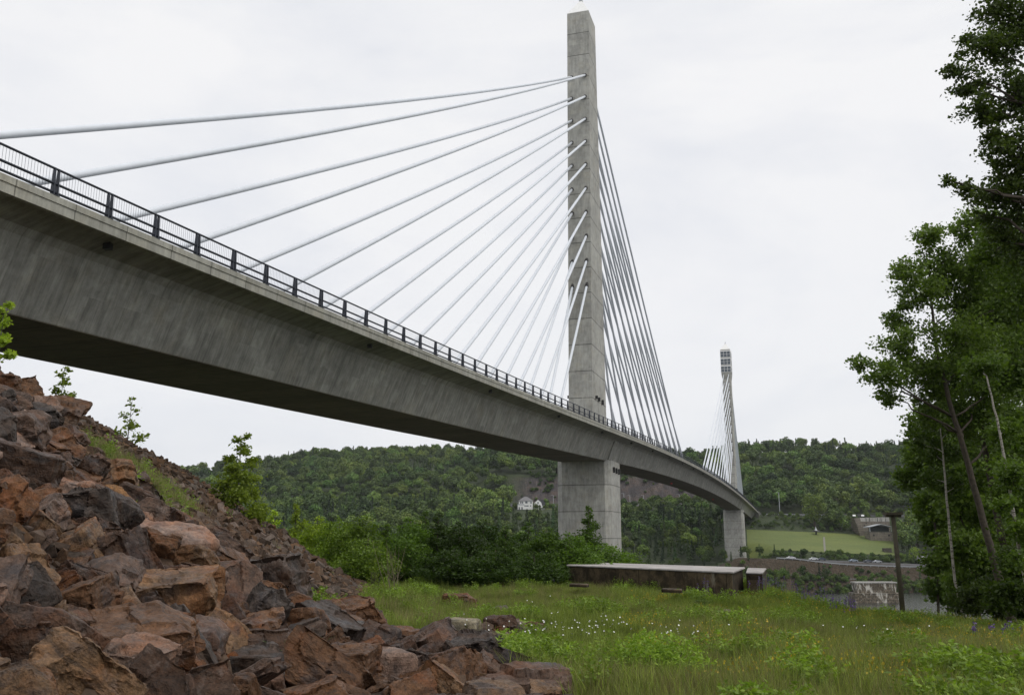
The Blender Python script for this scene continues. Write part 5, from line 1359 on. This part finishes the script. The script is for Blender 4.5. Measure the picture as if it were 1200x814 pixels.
for q,zz in ((.14,.45),(.2,.6),(.3,.4)):
    b=MB(); xa=m0+(W-m0)*q; b.box(xa,xa+.7,-.06,.02,hh*zz,hh*zz+.7); b.build('loophole',M['collar'],ft)
Ys=541; xl,zb4=XZ(1020,632,Ys); xr,zw=XZ(1045.6,623,Ys); _,ze4=XZ(1030,617.2,Ys); _,zp4=XZ(1032,613.7,Ys)
sh_=empty('open_shed',(xl,Ys,zb4)); tag(sh_,'open-fronted gabled shed on a brown stone base, in front of the fort wall','shed'); bpy.context.view_layer.update()
W=xr-xl; a1=zw-zb4; a2=ze4-zb4; a3=zp4-zb4
uvwall('stone_base',[(0,-3),(W,-3),(W,a1),(0,a1)],0,8,M['granite'],sh_)
b=MB(); b.box(-.15,W+.15,-.2,8,a1+.01,a1+.22); b.build('base_coping',M['palegranite'],sh_)
b=MB(); b.prism([(-.6,a2-.25),(W/2,a3-.3),(W+.6,a2-.25),(W+.6,a2+.15),(W/2,a3),(-.6,a2+.15)],-.6,8.5); b.build('roof',M['galv'],sh_)
b=MB(); b.prism([(.6,a1+.23),(W-.6,a1+.23),(W-.6,a2-.2),(W/2,a3-.5),(.6,a2-.2)],3.0,3.2); b.build('shadow_back_wall',simple('shadow_board',(.03,.04,.035),.9),sh_)  # near-black board: the shade inside the open front is put into its colour
for q in (0.05,W-.45):
    b=MB(); b.box(q,q+.4,.1,.5,a1+.23,a2-.2); b.build('post',M['galv'],sh_)
for q in (W*.12,W*.8):
    b=MB(); b.box(q,q+1.1,-.05,.01,a1*.45,a1*.45+1.0); b.build('opening',M['collar'],sh_)
# little stone hut on the lawn edge
x_,z_=XZ(1040,647.5,507); b=MB(); b.box(-2,2,-1,2,-.5,2.4); o=b.build('stone_hut',M['granite'],loc=(x_,507,h1(x_,507))); tag(o,'tiny brown stone hut at the right end of the far lawn','hut')
# cottage
Yc=484; xl,zb5=XZ(1078,663,Yc); xr,_=XZ(1106,663,Yc); _,ze5=XZ(1090,655.5,Yc); _,zr5=XZ(1090,650.3,Yc)
ct_=empty('cottage',(xl,Yc,zb5)); tag(ct_,'small grey-roofed cottage with a white gable at the right end of the far lane','house'); bpy.context.view_layer.update()
W=xr-xl; a2=ze5-zb5; a3=zr5-zb5
b=MB(); b.box(3,W,0,6,-1.5,a2); b.box(.4,.7,-.6,-.3,-1.5,a2); b.box(2.7,3.0,-.6,-.3,-1.5,a2); b.prism([(.2,a2),(4.2,a2),(2.2,a3)],-.6,-.4); b.build('wall',M['white'],ct_)
b=MB(); b.prism([(0,a2+.01),(2.2,a3+.12),(W-1,a3+.1),(W+.4,a2+.01)],-.38,6.4); b.build('roof',M['roof'],ct_)
for xa in (4.2,6.2,9.5): b=MB(); b.box(xa,xa+.9,-.05,-.01,.7,a2-.5); b.build('window',M['glass'],ct_)
# lamp-like monument on the lawn top
x_,z_=XZ(956.5,626,553); mon=empty('monument',(x_,553,h1(x_,553)+.3)); tag(mon,'small dark fountain-like monument at the top of the gravel path on the far lawn','monument')
b=MB(); b.tube([(0,0,0),(0,0,1.6),(0,0,1.7),(0,0,2.4)],[.5,.4,2.4,2.0],12); b.build('basin',M['collar'],mon)
b=MB(); b.tube([(0,0,2.41),(0,0,3.2),(0,0,4.6)],[1.0,.5,.12],8); b.build('finial',M['galv'],mon)
# ---- old masonry pier standing in the river
Yr=386; xl,zw_=XZ(1001,701.5,Yr); xr,_=XZ(1055,701.5,Yr); _,zt5=XZ(1030,681.5,Yr); _,zs5=XZ(1030,694.5,Yr)
op=empty('old_river_pier',(xl,Yr,-27)); tag(op,'crumbling old concrete bridge pier with white streaks standing in the river','pier'); bpy.context.view_layer.update()
W=xr-xl; at5=zt5+27; as5=zs5+27
M['lime_conc']=limeconc('lime_streaked_concrete',(.22,.185,.135),.56,(.62,.60,.54))
uvwall('shaft',[(1.6,as5+.01),(W-1.6,as5+.01),(W-1.0,at5-.5),(1.0,at5-.5)],0,5,M['lime_conc'],op)
uvwall('cap',[(.8,at5-.49),(W-.8,at5-.49),(W-.8,at5),(.8,at5)],-.2,5.2,M['palegranite'],op)
uvwall('footing',[(-.2,-1),(W+1,-1),(W+.8,as5),(0,as5)],-1.5,6.5,M['lime_conc'],op)
# ================================================================== SKY, LIGHT, AIR
w = bpy.data.worlds.new('World'); SC.world = w; w.use_nodes = True; nt = w.node_tree; nt.nodes.clear(); k = N(nt)
SUN_EL, SUN_AZ = 56, 128        # azimuth from +Y clockwise: behind the right shoulder
sky = k.n('ShaderNodeTexSky', sky_type='NISHITA'); sky.sun_disc = False
sky.sun_elevation = R(SUN_EL); sky.sun_rotation = R(SUN_AZ); sky.air_density = 1; sky.dust_density = 4
tc = k.n('ShaderNodeTexCoord').outputs['Generated']
v = k.map(tc, (1,1,2.6)); cl1 = k.noise(v, 1.5, 7, .56, .6); cl2 = k.noise(v, 4.0, 5, .55, .3)
cc = k.math('ADD', k.math('MULTIPLY', cl1, .75), k.math('MULTIPLY', cl2, .25))
cloud = k.ramp(cc, [(.32,(6.9,7.2,7.9)),(.45,(8.5,8.65,9.1)),(.58,(9.55,9.55,9.7))])
sz = k.n('ShaderNodeSeparateXYZ', {'Vector':tc}).outputs[2]
cloud = k.mix(1., cloud, k.ramp(sz, [(.0,(.97,.985,1.0)),(.25,(.99,.995,1.)),(.6,(1.04,1.035,1.02))]), 'MULTIPLY')
mx = k.mix(.93, sky.outputs[0], cloud)
bg = k.n('ShaderNodeBackground', {'Color':mx,'Strength':.10}); wo = k.n('ShaderNodeOutputWorld'); k.link(bg.outputs[0], wo.inputs[0])
sd = bpy.data.lights.new('sun','SUN'); sd.energy = 1.35; sd.angle = R(20); sd.color = (1,.97,.92)
so = bpy.data.objects.new('sun', sd); COL.objects.link(so)
el, az = R(SUN_EL), R(SUN_AZ)
dvec = Vector((math.sin(az)*math.cos(el), math.cos(az)*math.cos(el), math.sin(el)))
so.rotation_euler = dvec.to_track_quat('Z','Y').to_euler()
if HAZE:
    hm = bpy.data.materials.new('haze'); hm.use_nodes = True; nt = hm.node_tree; nt.nodes.clear(); k = N(nt)
    o_ = k.n('ShaderNodeOutputMaterial'); pv = k.n('ShaderNodeVolumePrincipled', {'Color':(.93,.96,1.,1),'Density':HAZE,'Anisotropy':.2}); k.link(pv.outputs[0], o_.inputs['Volume'])
    b = MB(); b.box(-9500,9500,-80,1900,-40,190); tag(b.build('haze', hm), kind='stuff')
vs = SC.view_settings; vs.view_transform = 'Standard'; vs.look = 'None'; vs.gamma = 1; vs.exposure = 0.0; vs.use_curve_mapping = False
SC.cycles.max_bounces = 6; SC.cycles.diffuse_bounces = 3; SC.cycles.transparent_max_bounces = 8; SC.cycles.volume_bounces = 0
SC.cycles.glossy_bounces = 2; SC.cycles.transmission_bounces = 3
